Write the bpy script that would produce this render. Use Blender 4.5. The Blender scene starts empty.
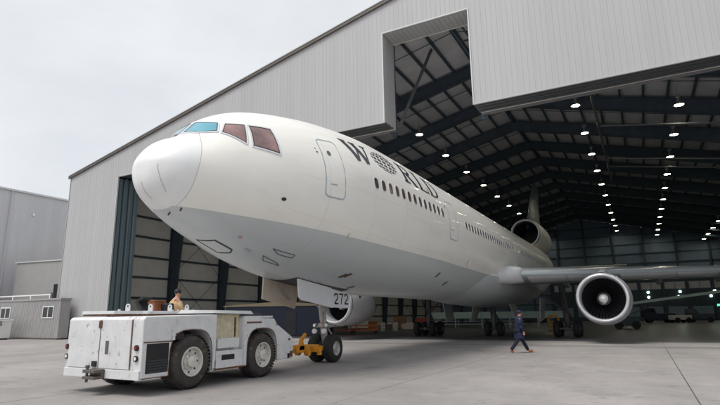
import bpy, bmesh, math, random
from mathutils import Vector, Matrix
random.seed(7)
R = math.radians
scene = bpy.context.scene
COL = scene.collection

# ------------------------------------------------------------------ camera
cd = bpy.data.cameras.new('camera'); cam = bpy.data.objects.new('camera', cd); COL.objects.link(cam)
cd.sensor_width = 36; cd.lens = 519.9 / 720 * 36; cd.shift_x = (360 - 353.06) / 720
cd.clip_start = 0.1; cd.clip_end = 3000
PIT, ROL, YAW = .2152, .0119, .4983
fw0 = Vector((-math.sin(YAW), math.cos(YAW), 0)); r0 = Vector((math.cos(YAW), math.sin(YAW), 0)); u0 = Vector((0, 0, 1))
fw = fw0 * math.cos(PIT) + u0 * math.sin(PIT); up = u0 * math.cos(PIT) - fw0 * math.sin(PIT)
rt = r0 * math.cos(ROL) - up * math.sin(ROL); up2 = r0 * math.sin(ROL) + up * math.cos(ROL)
M = Matrix((rt, up2, -fw)).transposed().to_4x4(); M.translation = (0, 0, 1.6145)
cam.matrix_world = M
scene.camera = cam

# ------------------------------------------------------------------ world, sun, exposure
SUN_EL, SUN_AZ = R(60), R(205)          # azimuth measured from +Y towards +X
w = bpy.data.worlds.new('World'); scene.world = w; w.use_nodes = True
nt = w.node_tree; nt.nodes.clear()
out = nt.nodes.new('ShaderNodeOutputWorld'); mixs = nt.nodes.new('ShaderNodeMixShader')
sky = nt.nodes.new('ShaderNodeTexSky'); sky.sky_type = 'NISHITA'; sky.sun_disc = False
sky.sun_elevation = SUN_EL; sky.sun_rotation = SUN_AZ
b1 = nt.nodes.new('ShaderNodeBackground'); b1.inputs['Strength'].default_value = 0.1
b2 = nt.nodes.new('ShaderNodeBackground'); b2.inputs['Strength'].default_value = 0.72
tc = nt.nodes.new('ShaderNodeTexCoord'); mp = nt.nodes.new('ShaderNodeMapping'); mp.inputs['Scale'].default_value = (1, 1, 2.2)
nz = nt.nodes.new('ShaderNodeTexNoise'); nz.inputs['Scale'].default_value = 2.6; nz.inputs['Detail'].default_value = 6; nz.inputs['Roughness'].default_value = .55
cr = nt.nodes.new('ShaderNodeValToRGB')
cr.color_ramp.elements[0].position = .33; cr.color_ramp.elements[0].color = (.755, .785, .825, 1)
cr.color_ramp.elements[1].position = .68; cr.color_ramp.elements[1].color = (.895, .91, .93, 1)
nt.links.new(tc.outputs['Generated'], mp.inputs['Vector']); nt.links.new(mp.outputs['Vector'], nz.inputs['Vector'])
nt.links.new(nz.outputs['Fac'], cr.inputs['Fac']); nt.links.new(cr.outputs['Color'], b2.inputs['Color'])
nt.links.new(sky.outputs['Color'], b1.inputs['Color'])
mixs.inputs['Fac'].default_value = .93
nt.links.new(b1.outputs[0], mixs.inputs[1]); nt.links.new(b2.outputs[0], mixs.inputs[2]); nt.links.new(mixs.outputs[0], out.inputs['Surface'])

sl = bpy.data.lights.new('sun', 'SUN'); sl.energy = 1.9; sl.angle = R(28); sl.color = (1, .965, .90)
so = bpy.data.objects.new('sun', sl); COL.objects.link(so)
sdir = Vector((math.sin(SUN_AZ) * math.cos(SUN_EL), math.cos(SUN_AZ) * math.cos(SUN_EL), math.sin(SUN_EL)))
so.rotation_euler = sdir.to_track_quat('Z', 'Y').to_euler(); so.location = (0, -20, 40)

scene.view_settings.view_transform = 'Standard'; scene.view_settings.look = 'None'
scene.view_settings.exposure = 0.50; scene.view_settings.gamma = 1
scene.render.engine = 'CYCLES'
scene.cycles.use_denoising = True
scene.cycles.max_bounces = 8; scene.cycles.diffuse_bounces = 4; scene.cycles.glossy_bounces = 3

# ------------------------------------------------------------------ materials
MAT = {}
def pm(name, col, rough=.6, metal=0., var=.12, scale=1.5, bump=0., bscale=30., coat=0., rust=None, spec=None, emit=None, estr=0, stretch=None, detail=5, rnd=0.):
    """principled material; noise darkens or lightens the colour by var; rust=(colour, threshold, scale) lays worn patches over it"""
    m = bpy.data.materials.new(name); m.use_nodes = True; n = m.node_tree.nodes; L = m.node_tree.links
    p = n['Principled BSDF']; p.inputs['Roughness'].default_value = rough; p.inputs['Metallic'].default_value = metal
    if coat: p.inputs['Coat Weight'].default_value = coat; p.inputs['Coat Roughness'].default_value = .08
    if spec is not None: p.inputs['Specular IOR Level'].default_value = spec
    t = n.new('ShaderNodeTexCoord'); mpn = n.new('ShaderNodeMapping')
    if stretch: mpn.inputs['Scale'].default_value = stretch
    L.new(t.outputs['Object'], mpn.inputs['Vector'])
    a = n.new('ShaderNodeTexNoise'); a.inputs['Scale'].default_value = scale; a.inputs['Detail'].default_value = detail; a.inputs['Roughness'].default_value = .6
    L.new(mpn.outputs['Vector'], a.inputs['Vector'])
    c = n.new('ShaderNodeValToRGB'); c.color_ramp.elements[0].position = .3; c.color_ramp.elements[1].position = .7
    c.color_ramp.elements[0].color = tuple(x * (1 - var) for x in col) + (1,)
    c.color_ramp.elements[1].color = tuple(min(1, x * (1 + var)) for x in col) + (1,)
    L.new(a.outputs['Fac'], c.inputs['Fac']); colout = c.outputs['Color']
    if rnd:
        oi = n.new('ShaderNodeObjectInfo'); mr = n.new('ShaderNodeMapRange'); mr.inputs['To Min'].default_value = 1 - rnd; mr.inputs['To Max'].default_value = 1 + rnd
        L.new(oi.outputs['Random'], mr.inputs['Value'])
        vm = n.new('ShaderNodeVectorMath'); vm.operation = 'SCALE'; L.new(colout, vm.inputs[0]); L.new(mr.outputs[0], vm.inputs['Scale']); colout = vm.outputs[0]
    if rust:
        rn = n.new('ShaderNodeTexNoise'); rn.inputs['Scale'].default_value = rust[2]; rn.inputs['Detail'].default_value = 8; rn.inputs['Roughness'].default_value = .7
        L.new(t.outputs['Object'], rn.inputs['Vector'])
        rr = n.new('ShaderNodeValToRGB'); rr.color_ramp.elements[0].position = rust[1]; rr.color_ramp.elements[1].position = rust[1] + .09
        L.new(rn.outputs['Fac'], rr.inputs['Fac'])
        mx = n.new('ShaderNodeMix'); mx.data_type = 'RGBA'; L.new(rr.outputs['Color'], mx.inputs['Factor']); L.new(colout, mx.inputs['A']); mx.inputs['B'].default_value = rust[0] + (1,)
        colout = mx.outputs['Result']
    L.new(colout, p.inputs['Base Color'])
    rg = n.new('ShaderNodeMapRange'); rg.inputs['To Min'].default_value = max(0, rough - .08); rg.inputs['To Max'].default_value = min(1, rough + .08)
    L.new(a.outputs['Fac'], rg.inputs['Value']); L.new(rg.outputs[0], p.inputs['Roughness'])
    if bump:
        bn = n.new('ShaderNodeTexNoise'); bn.inputs['Scale'].default_value = bscale; bn.inputs['Detail'].default_value = 4; L.new(t.outputs['Object'], bn.inputs['Vector'])
        bb = n.new('ShaderNodeBump'); bb.inputs['Strength'].default_value = bump; bb.inputs['Distance'].default_value = .02
        L.new(bn.outputs['Fac'], bb.inputs['Height']); L.new(bb.outputs[0], p.inputs['Normal'])
    if emit: p.inputs['Emission Color'].default_value = emit + (1,); p.inputs['Emission Strength'].default_value = estr
    MAT[name] = m; return m

pm('siding', (.43, .427, .438), .5, var=.045, scale=.5, stretch=(1, 1, .12), rnd=.015)
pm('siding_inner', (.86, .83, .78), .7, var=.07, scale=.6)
pm('siding_back_dim', (.20, .28, .37), .7, var=.1, scale=.3)  # dim bluish light at the back wall is put into this colour
pm('roof_liner', (.60, .60, .63), .75, var=.14, scale=.35, rnd=.12)
pm('steel_navy', (.056, .078, .105), .5, var=.2)
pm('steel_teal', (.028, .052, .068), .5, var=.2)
pm('door_teal', (.12, .165, .185), .5, var=.15, stretch=(2, 2, .2))
pm('trim_dark', (.10, .085, .075), .5, var=.15)
pm('trim_pale', (.55, .58, .57), .45, var=.05)
pm('soffit', (.20, .20, .21), .6, var=.1)
pm('annex_siding', (.50, .50, .52), .55, var=.06, scale=.5, stretch=(1, 1, .2))
pm('office_siding', (.33, .32, .32), .6, var=.08)
pm('box_siding', (.33, .32, .32), .6, var=.06)
pm('white_plain', (.78, .78, .77), .5, var=.04)
pm('glass_dark', (.012, .016, .02), .08, var=.2)
pm('rubber', (.018, .017, .018), .8, var=.35, scale=6, bump=.2, bscale=60)
pm('tug_tyre', (.042, .036, .034), .85, var=.45, scale=5, bump=.25, bscale=50, rust=((.13, .095, .07), .57, 4))
pm('tug_white', (.62, .625, .635), .45, var=.11, scale=2.2, rust=((.22, .11, .06), .60, 7), bump=.05, bscale=8)
pm('tug_cream', (.52, .47, .34), .6, var=.18, scale=9, rust=((.22, .10, .04), .60, 14))
pm('tug_rust', (.12, .052, .025), .85, var=.6, scale=14, rust=((.40, .40, .40), .60, 9))
pm('tug_black', (.012, .012, .014), .7, var=.3)
pm('rim_paint', (.60, .58, .54), .55, var=.2, scale=9, rust=((.16, .08, .04), .60, 9))
pm('tow_orange', (.62, .25, .015), .5, var=.2, scale=8, rust=((.10, .04, .02), .64, 12))
pm('seat_brown', (.24, .085, .035), .6, var=.3, scale=7)
pm('lens_red', (.20, .012, .012), .2)
pm('beacon_pink', (.62, .30, .26), .3)
pm('gear_shaded', (.10, .10, .105), .5, .2, var=.3, scale=8)  # darker copy of the gear grey, painting the shade around the main gear
pm('lens_white', (.75, .74, .70), .2)
pm('bare_metal', (.62, .63, .66), .25, 1.0, var=.1, scale=3)
pm('lip_metal', (.66, .66, .70), .22, .45, var=.06, scale=2)
pm('nacelle', (.45, .455, .47), .35, var=.05, coat=.3)
pm('fan_metal', (.03, .031, .036), .45, .6, var=.2)
pm('spinner', (.14, .14, .15), .4, var=.1)
pm('gear_grey', (.40, .40, .39), .45, .2, var=.2, scale=8, rust=((.05, .045, .04), .6, 10))
pm('gear_dark', (.03, .03, .033), .6, var=.3)
pm('door_beige', (.66, .57, .47), .55, var=.12, scale=3)
pm('paint_navy', (.012, .014, .030), .35, coat=.2, var=.1)
pm('paint_outline', (.36, .42, .46), .4, var=.05)
pm('paint_dark', (.02, .02, .022), .5, var=.1)
pm('mark_brown', (.12, .05, .03), .6)
pm('windshield', (.085, .32, .41), .07, var=.25, scale=1.2, coat=.6)
pm('cockpit_glass', (.23, .125, .115), .06, var=.45, scale=1.6, coat=1.0)
pm('cabin_glass', (.095, .062, .052), .12, var=.3)
pm('win_frame', (.62, .64, .68), .4, var=.05)
pm('wing_grey', (.36, .40, .42), .2, .0, var=.07, scale=.8, stretch=(.3, 2, 1))
pm('wing_edge_reflection', (.82, .83, .84), .25, .1, var=.05)  # white paints the bright ground mirrored in the lower leading edge
pm('fin_dark', (.09, .13, .14), .35, var=.1, coat=.2)  # fin colour darkened for the gloom deep in the hangar
pm('fairing_pale', (.60, .61, .63), .35, var=.05)
pm('coat_navy', (.007, .012, .045), .8, var=.25, scale=14, bump=.3, bscale=40)
pm('trouser_navy', (.008, .011, .025), .85, var=.25, scale=14)
pm('shoe_tan', (.33, .10, .03), .6, var=.2)
pm('skin', (.55, .29, .20), .55, var=.1, scale=12)
pm('hair_dark', (.012, .009, .008), .6, var=.3)
pm('jacket_tan', (.52, .36, .20), .8, var=.2, scale=12, bump=.3, bscale=40)
pm('shed_blue', (.010, .018, .042), .55, var=.15)
pm('shed_fascia', (.33, .27, .17), .6, var=.1)
pm('cart_red', (.38, .035, .018), .5, var=.2)
pm('cart_orange', (.42, .13, .03), .6, var=.2)
pm('crate_brown', (.25, .13, .07), .7, var=.2)
pm('sack_white', (.62, .62, .56), .7, var=.1)
pm('dock_pale', (.42, .55, .48), .6, var=.1)
pm('pipe_grey', (.12, .13, .14), .5, .3, var=.1)
pm('lamp_housing', (.25, .26, .26), .4, .3)
pm('lamp_glow', (.9, .9, .8), .5, emit=(1, .93, .72), estr=32)
pm('lamp_green', (.8, .9, .8), .5, emit=(.80, 1, .78), estr=5)
pm('sign_green', (.05, .5, .25), .5, emit=(.1, .9, .45), estr=1.2)

def concrete(name, base, rough, var, oil, rnd=0.0):
    m = pm(name, base, rough, var=var, scale=.35, bump=.12, bscale=45, rnd=rnd, detail=9)
    n = m.node_tree.nodes; L = m.node_tree.links; p = n['Principled BSDF']; src = p.inputs['Base Color'].links[0].from_socket
    g = n.new('ShaderNodeNewGeometry')
    def layer(src, scale, lo, hi, col, amt, stretch=(1, 1, 1)):
        mp2 = n.new('ShaderNodeMapping'); mp2.inputs['Scale'].default_value = stretch; L.new(g.outputs['Position'], mp2.inputs['Vector'])
        a = n.new('ShaderNodeTexNoise'); a.inputs['Scale'].default_value = scale; a.inputs['Detail'].default_value = 7; a.inputs['Roughness'].default_value = .65
        L.new(mp2.outputs[0], a.inputs['Vector'])
        r = n.new('ShaderNodeMapRange'); r.inputs['From Min'].default_value = lo; r.inputs['From Max'].default_value = hi; r.inputs['To Max'].default_value = amt
        L.new(a.outputs['Fac'], r.inputs['Value'])
        mx = n.new('ShaderNodeMix'); mx.data_type = 'RGBA'; L.new(r.outputs[0], mx.inputs['Factor']); L.new(src, mx.inputs['A']); mx.inputs['B'].default_value = col + (1,)
        return mx.outputs['Result']
    src = layer(src, .16, .45, .72, tuple(x * .60 for x in base), .85, (1, .35, 1))         # long worn tracks along the tow line
    src = layer(src, 2.6, .57, .72, oil, .58); src = layer(src, .55, .57, .70, oil, .40)                                              # small oil spots
    src = layer(src, .9, .54, .75, tuple(min(1, x * 1.14) for x in base), .6, (.5, 1, 1))
    src = layer(src, 14, .45, .8, tuple(x * .62 for x in base), .5)
    vz = n.new('ShaderNodeTexVoronoi'); vz.feature = 'DISTANCE_TO_EDGE'; vz.inputs['Scale'].default_value = .23
    nv = n.new('ShaderNodeTexNoise'); nv.inputs['Scale'].default_value = 1.2; nv.inputs['Detail'].default_value = 5; L.new(g.outputs['Position'], nv.inputs['Vector'])
    av = n.new('ShaderNodeVectorMath'); av.operation = 'MULTIPLY_ADD'; L.new(nv.outputs['Color'], av.inputs[0]); av.inputs[1].default_value = (1.6, 1.6, 0); L.new(g.outputs['Position'], av.inputs[2]); L.new(av.outputs[0], vz.inputs['Vector'])
    ck = n.new('ShaderNodeMapRange'); ck.inputs['From Min'].default_value = .0; ck.inputs['From Max'].default_value = .006; ck.inputs['To Min'].default_value = .16; ck.inputs['To Max'].default_value = 0; L.new(vz.outputs['Distance'], ck.inputs['Value'])
    mx = n.new('ShaderNodeMix'); mx.data_type = 'RGBA'; L.new(ck.outputs[0], mx.inputs['Factor']); L.new(src, mx.inputs['A']); mx.inputs['B'].default_value = oil + (1,)
    L.new(mx.outputs['Result'], p.inputs['Base Color'])
concrete('concrete', (.32, .30, .29), .8, .17, (.12, .11, .10), rnd=.03)
concrete('joint_fill', (.25, .24, .23), .9, .2, (.06, .055, .05))
concrete('floor_in_shaded', (.12, .122, .135), .34, .12, (.06, .06, .06))  # interior floor colour darkened to carry the hangar's shade

# ------------------------------------------------------------------ mesh builder
class MB:
    def __init__(s): s.v = []; s.f = []
    def add(s, vs, fs):
        o = len(s.v); s.v += [tuple(x) for x in vs]; s.f += [tuple(i + o for i in f) for f in fs]; return s
    def box(s, x0, x1, y0, y1, z0, z1):
        return s.add([(x0, y0, z0), (x1, y0, z0), (x1, y1, z0), (x0, y1, z0), (x0, y0, z1), (x1, y0, z1), (x1, y1, z1), (x0, y1, z1)],
                     [(0, 3, 2, 1), (4, 5, 6, 7), (0, 1, 5, 4), (1, 2, 6, 5), (2, 3, 7, 6), (3, 0, 4, 7)])
    def cyl(s, p0, p1, r0, r1=None, n=12, caps=True):
        r1 = r0 if r1 is None else r1; p0 = Vector(p0); p1 = Vector(p1); d = (p1 - p0).normalized()
        a = d.orthogonal().normalized(); b = d.cross(a); vs = []
        for p, r in ((p0, r0), (p1, r1)):
            for i in range(n):
                t = 2 * math.pi * i / n; vs.append(p + a * math.cos(t) * r + b * math.sin(t) * r)
        fs = [(i, (i + 1) % n, n + (i + 1) % n, n + i) for i in range(n)]
        if caps: fs += [tuple(range(n - 1, -1, -1)), tuple(range(n, 2 * n))]
        return s.add(vs, fs)
    def bar(s, p0, p1, wx, wz):
        p0 = Vector(p0); p1 = Vector(p1); d = (p1 - p0).normalized(); q = Vector((0, 0, 1)) if abs(d.z) < .95 else Vector((1, 0, 0))
        a = d.cross(q).normalized() * wx / 2; b = a.cross(d).normalized() * wz / 2
        vs = [p + a * i + b * j for p in (p0, p1) for i, j in ((-1, -1), (1, -1), (1, 1), (-1, 1))]
        return s.add(vs, [(0, 1, 2, 3), (7, 6, 5, 4), (0, 4, 5, 1), (1, 5, 6, 2), (2, 6, 7, 3), (3, 7, 4, 0)])
    def lathe(s, prof, origin, axis, n=32, close=False):
        """prof: list of (distance along axis, radius)"""
        o = Vector(origin); d = Vector(axis).normalized(); a = d.orthogonal().normalized(); b = d.cross(a); vs = []
        for t, r in prof:
            for i in range(n):
                q = 2 * math.pi * i / n; vs.append(o + d * t + (a * math.cos(q) + b * math.sin(q)) * r)
        fs = []; k = len(prof)
        for j in range(k - 1 if not close else k):
            j2 = (j + 1) % k
            for i in range(n): fs.append((j * n + i, j * n + (i + 1) % n, j2 * n + (i + 1) % n, j2 * n + i))
        return s.add(vs, fs)
    def prism(s, poly, axis, a0, a1):
        """poly in the two other axes (x: (y,z), y: (x,z), z: (x,y))"""
        def P(u, v, a): return {'x': (a, u, v), 'y': (u, a, v), 'z': (u, v, a)}[axis]
        k = len(poly); vs = [P(u, v, a0) for u, v in poly] + [P(u, v, a1) for u, v in poly]
        return s.add(vs, [tuple(range(k)), tuple(range(2 * k - 1, k - 1, -1))] + [(i, i + k, (i + 1) % k + k, (i + 1) % k) for i in range(k)])
    def tube(s, pts, r, n=8):
        for a, b in zip(pts, pts[1:]): s.cyl(a, b, r, r, n)
        return s
    def grid(s, P):
        """P[i][j] points"""
        n = len(P); m = len(P[0]); return s.add([q for row in P for q in row], [(i * m + j, i * m + j + 1, (i + 1) * m + j + 1, (i + 1) * m + j) for i in range(n - 1) for j in range(m - 1)])
    def build(s, name, mat, parent=None, smooth=False, bevel=0, loc=None, recalc=True):
        me = bpy.data.meshes.new(name); me.from_pydata(s.v, [], s.f)
        if recalc:
            bm = bmesh.new(); bm.from_mesh(me); bmesh.ops.remove_doubles(bm, verts=bm.verts, dist=1e-5); bmesh.ops.recalc_face_normals(bm, faces=bm.faces); bm.to_mesh(me); bm.free()
        me.materials.append(MAT[mat]); 
        if smooth:
            me.polygons.foreach_set('use_smooth', [True] * len(me.polygons))
            if smooth != 'all': me.set_sharp_from_angle(angle=R(40))
        me.update()
        o = bpy.data.objects.new(name, me); COL.objects.link(o)
        if parent: o.parent = parent
        if loc: o.location = loc
        if bevel:
            b = o.modifiers.new('bevel', 'BEVEL'); b.width = bevel; b.segments = 2; b.limit_method = 'ANGLE'; b.angle_limit = R(40)
        return o
def tag(o, label, cat, group=None):
    o['label'] = label; o['category'] = cat
    if group: o['group'] = group
    return o
def thing(name, label, cat, loc=(0, 0, 0), rz=0, group=None):
    o = bpy.data.objects.new(name, None); COL.objects.link(o); o.location = loc; o.rotation_euler = (0, 0, rz); o.empty_display_size = .3
    return tag(o, label, cat, group)
def struct(o): o['kind'] = 'structure'; return o
def copy_tree(o, parent=None):
    c = o.copy(); COL.objects.link(c); c.parent = parent
    for ch in list(o.children): copy_tree(ch, c)
    return c

# ------------------------------------------------------------------ ground
XA = -10.25                       # axis of hangar and airliner
YF, YB = 28.585, 30.35            # facade outer and inner plane
XC, XJ = -45.39, -38.78           # building corner, door jamb (left); mirrored on the right
XCR, XJR = 2 * XA - XC, 2 * XA - XJ
ZH = 13.77; NL, NR, ZN = -13.16, -7.44, 19.92
YE = 129.0
def zr(x): return 14.6 + .2345 * (min(x, 2 * XA - x) + 45.45)

struct(MB().grid([[(x, y, -.014) for y in (-700, -60, 0, 60, 140, 1200)] for x in (-1200, -80, 0, 80, 1200)]).build('apron', 'joint_fill'))
apron = bpy.data.objects['apron']
sx, sy, gap = 6.1, 5.9, .016
MB().box(.690, .712, -12, 28.45, .0005, .004).build('joint_seal', 'trim_dark', apron)
slab_me = None
for i in range(-11, 5):
    for j in range(-2, 6):
        x0 = .70 + i * sx; y0 = -1.0 + j * sy
        if slab_me is None:
            o = MB().box(gap / 2, sx - gap / 2, gap / 2, sy - gap / 2, -.012, 0).build('concrete_slab', 'concrete', apron, bevel=0); slab_me = o.data
        else:
            o = bpy.data.objects.new('concrete_slab', slab_me); COL.objects.link(o); o.parent = apron
        o.location = (x0, y0, random.uniform(-.0015, .0015))
struct(MB().box(-1200, -66.5, -700, 1200, -.013, -.002).build('far_apron', 'concrete'))
struct(MB().box(-66.4, XC - .05, 34.42, 1200, -.013, -.002).build('side_yard', 'concrete'))
struct(MB().box(31.3, 1200, -700, 1200, -.013, -.002).build('outer_apron', 'concrete'))
struct(MB().box(-66.4, 31.2, -700, -12.85, -.013, -.002).build('front_apron', 'concrete'))
fl = struct(MB().box(XC, XCR, 34.42, YE + .2, -.013, 0).build('hangar_floor', 'floor_in_shaded'))  # dark floor begins where the hangar's shadow edge falls
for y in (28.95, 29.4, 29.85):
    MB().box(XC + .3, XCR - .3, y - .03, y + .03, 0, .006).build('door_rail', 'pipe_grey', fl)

# ------------------------------------------------------------------ hangar
H = thing('hangar', 'huge grey ribbed-metal hangar with open doors and a tall notch for the tail', 'hangar', (XA, YF, 0))
def hb(mb, name, mat, parent=None, **k):
    """hangar child given in world coordinates"""
    par = parent or H
    o = mb.build(name, mat, None, **k); o.parent = par; o.matrix_parent_inverse = Matrix.Translation(-Vector((XA, YF, 0))); return o
def ribbed(xa, xb, z0, ztop, y, mat, name, sgn=-1, pitch=.305):
    n = max(1, round((xb - xa) / pitch)); p = (xb - xa) / n; prof = []
    for i in range(n):
        o = xa + i * p
        prof += [(o, 0), (o + p * .32, 0), (o + p * .40, .015), (o + p * .60, .015), (o + p * .68, 0)]
    prof.append((xb, 0)); m = MB()
    vs = [(x, y + sgn * d, z0) for x, d in prof] + [(x, y + sgn * d, ztop(x)) for x, d in prof]; k = len(prof)
    m.add(vs, [(i, i + 1, i + 1 + k, i + k) for i in range(k - 1)])
    return hb(m, name, mat, recalc=False)
def span(xa, xb, z0, ztop):
    n = max(1, round((xb - xa) / .92)); d = (xb - xa) / n
    for i in range(n): ribbed(xa + i * d + .004, xa + (i + 1) * d - .004, z0, ztop, YF, 'siding', 'wall_panel')
rt_ = lambda x: zr(x) - .12
span(XC, XJ, .02, rt_); span(XJ, NL, ZH, rt_); span(NL, XA, ZN, rt_); span(XA, NR, ZN, rt_); span(NR, XJR, ZH, rt_); span(XJR, XCR, .02, rt_)
# solid core of the front wall behind the ribbed sheets
def core(xa, xb, z0, y0=YF + .004, y1=YF + .06):
    hb(MB().prism([(xa, z0), (xb, z0), (xb, zr(xb) - .13), (xa, zr(xa) - .13)], 'y', y0, y1), 'wall_core', 'siding')
for xa, xb, z0 in ((XC, XJ, .02), (XJ, NL, ZH), (NL, XA, ZN), (XA, NR, ZN), (NR, XJR, ZH), (XJR, XCR, .02)): core(xa + .002, xb - .002, z0 + .003)
# inner lining of the front wall
for xa, xb, z0 in ((XJ, NL, ZH), (NL, XA, ZN), (XA, NR, ZN), (NR, XJR, ZH)): hb(MB().prism([(xa + .01, z0 + .01), (xb - .01, z0 + .01), (xb - .01, zr(xb) - .5), (xa + .01, zr(xa) - .5)], 'y', YB - .08, YB), 'inner_lining', 'siding_inner')
# reveals of notch, ribbed sheets running in depth
def reveal(x, z0, z1, sgn):
    n = 6; d = (YB - YF) / n
    for i in range(n):
        y0 = YF + .07 + i * (YB - YF - .08) / n; y1 = YF + .07 + (i + 1) * (YB - YF - .08) / n - .012
        hb(MB().box(min(x, x - sgn * .05), max(x, x - sgn * .05), y0, y1, z0, z1), 'reveal_panel', 'siding')
reveal(NL, ZH + .01, ZN - .01, 1); reveal(NR, ZH + .01, ZN - .01, -1)
n = 18
for i in range(n):
    a = NL + (NR - NL) * i / n; b = NL + (NR - NL) * (i + 1) / n - .014
    hb(MB().box(a, b, YF + .07, YB - .01, ZN + .012, ZN + .06), 'reveal_panel', 'siding')
# soffits under the front wall and door tracks
for a, b in ((XJ, NL - .002), (NR + .002, XJR)):
    hb(MB().box(a, b, YF + .07, YB - .09, ZH + .02, ZH + .07), 'header_soffit', 'soffit')
    for y in (28.95, 29.4, 29.85): hb(MB().box(a + .02, b - .02, y - .07, y + .07, ZH - .10, ZH + .015), 'door_track', 'pipe_grey')
    hb(MB().box(a, b, YF - .045, YF + .068, ZH - .10, ZH - .005), 'header_trim', 'siding')
    hb(MB().box(a + .02, b - .02, YB - .02, YB + .12, ZH - .12, ZH), 'header_beam', 'soffit')
hb(MB().box(NL - .10, NL - .004, YF - .045, YF + .0, ZH, ZN + .1), 'corner_trim', 'trim_pale'); hb(MB().box(NR + .004, NR + .08, YF - .045, YF, ZH, ZN + .1), 'corner_trim', 'trim_pale')
hb(MB().box(NL - .004, NR + .004, YF - .043, YF - .0, ZN + .003, ZN + .09), 'corner_trim', 'trim_pale')
for x, s in ((XJ, 1), (XJR, -1)):
    hb(MB().box(min(x, x + s * .07), max(x, x + s * .07), YF - .05, YF + .09, .02, ZH - .11), 'jamb_trim', 'trim_pale')
    hb(MB().box(min(x - s * .01, x - s * .3), max(x - s * .01, x - s * .3), YB - .1, YB + .3, .02, ZH), 'jamb_post', 'steel_navy')
hb(MB().box(XC - .06, XC - .003, YF - .05, YF + .1, .02, zr(XC) - .12), 'corner_trim', 'siding')
# rake trim along the gable
for s in (1, -1):
    xe = XC - .25 if s > 0 else XCR + .25
    a = Vector((xe, 0, zr(XC) - .06)); b = Vector((XA, 0, zr(XA)))
    hb(MB().add([(a.x, YF - .16, a.z - .16), (b.x, YF - .16, b.z - .16), (b.x, YF - .035, b.z - .16), (a.x, YF - .035, a.z - .16), (a.x, YF - .16, a.z + .08), (b.x, YF - .16, b.z + .08), (b.x, YF - .035, b.z + .08), (a.x, YF - .035, a.z + .08)],
       [(0, 1, 2, 3), (7, 6, 5, 4), (0, 4, 5, 1), (1, 5, 6, 2), (2, 6, 7, 3), (3, 7, 4, 0)]), 'rake_trim', 'trim_dark')
    hb(MB().add([(a.x, YF - .19, a.z + .085), (b.x, YF - .19, b.z + .085), (b.x, YF + .1, b.z + .085), (a.x, YF + .1, a.z + .085), (a.x, YF - .19, a.z + .16), (b.x, YF - .19, b.z + .16), (b.x, YF + .1, b.z + .16), (a.x, YF + .1, a.z + .16)],
       [(0, 1, 2, 3), (7, 6, 5, 4), (0, 4, 5, 1), (1, 5, 6, 2), (2, 6, 7, 3), (3, 7, 4, 0)]), 'roof_edge_cap', 'trim_pale')
# roof sheets per bay, purlins, rafters, columns
FR = [31.0] + [40.8 + 7.75 * k for k in range(12)]                # frames
bays = [YF] + FR[:-1] + [YE]
for s in (1, -1):
    for y0, y1 in zip(bays, bays[1:]):
        xe = XC if s > 0 else XCR
        hb(MB().prism([(xe, zr(xe) - .10), (XA, zr(XA) - .10), (XA, zr(XA)), (xe, zr(xe))], 'y', y0 + .008, (y1 - .008 if y1 < YE else YE + .3)), 'roof_panel', 'roof_liner')
    for k in range(21):
        x = (XC if s > 0 else XCR) + s * (.25 + 1.74 * k)
        hb(MB().box(x - .09, x + .09, YB + .02, YE - .1, zr(x) - .36, zr(x) - .125 - .03), 'purlin', 'steel_navy')
    for fi, y in enumerate(FR[:-1]):
        xe = (XC if s > 0 else XCR); m = MB()
        de, dr = 1.55, 1.05
        x0 = xe + s * .2; t0 = zr(x0) - .37; t1 = zr(XA) - .37; x1 = XA - s * .003
        m.prism([(x0, t0 - de), (x1, t1 - dr), (x1, t1), (x0, t0)], 'y', y - .03, y + .03)
        for o_, th in ((0, .05),):
            m.prism([(x0, t0 - de - .05), (x1, t1 - dr - .05), (x1, t1 - dr), (x0, t0 - de)], 'y', y - .2, y + .2)
            m.prism([(x0, t0 - .05), (x1, t1 - .05), (x1, t1), (x0, t0)], 'y', y - .2, y + .2)
        hb(m, 'rafter', 'steel_navy' if fi < 4 else 'steel_teal')  # lighter steel in front, darker behind: daylight fading inwards put into the colour
        # column, tapered
        zt = t0 - de - .055; m = MB(); i0, i1 = xe + s * .12, xe + s * .75; i2 = xe + s * 1.85
        m.prism([(i0, .0), (i1, .0), (i2, zt), (i0, zt)], 'y', y - .03, y + .03)
        m.prism([(i1, .0), (i1 + s * .05, .0), (i2 + s * .05, zt), (i2, zt)], 'y', y - .22, y + .22)
        m.prism([(i0, .0), (i0 + s * .05, .0), (i0 + s * .05, zt), (i0, zt)], 'y', y - .22, y + .22)
        hb(m, 'column', 'steel_navy')
for fi in range(0, 6):
    ym = FR[fi] + 3.95
    for s in (1, -1):
        xe = (XC if s > 0 else XCR) + s * .3
        hb(MB().bar((xe, ym, zr(xe) - .40), (XA - s * .05, ym, zr(XA) - .40), .05, .05), 'sag_rod', 'steel_navy')
hb(MB().box(XA - .1, XA + .1, YB + .02, YE - .1, zr(XA) - .62, zr(XA) - .36), 'ridge_beam', 'steel_navy')
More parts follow.
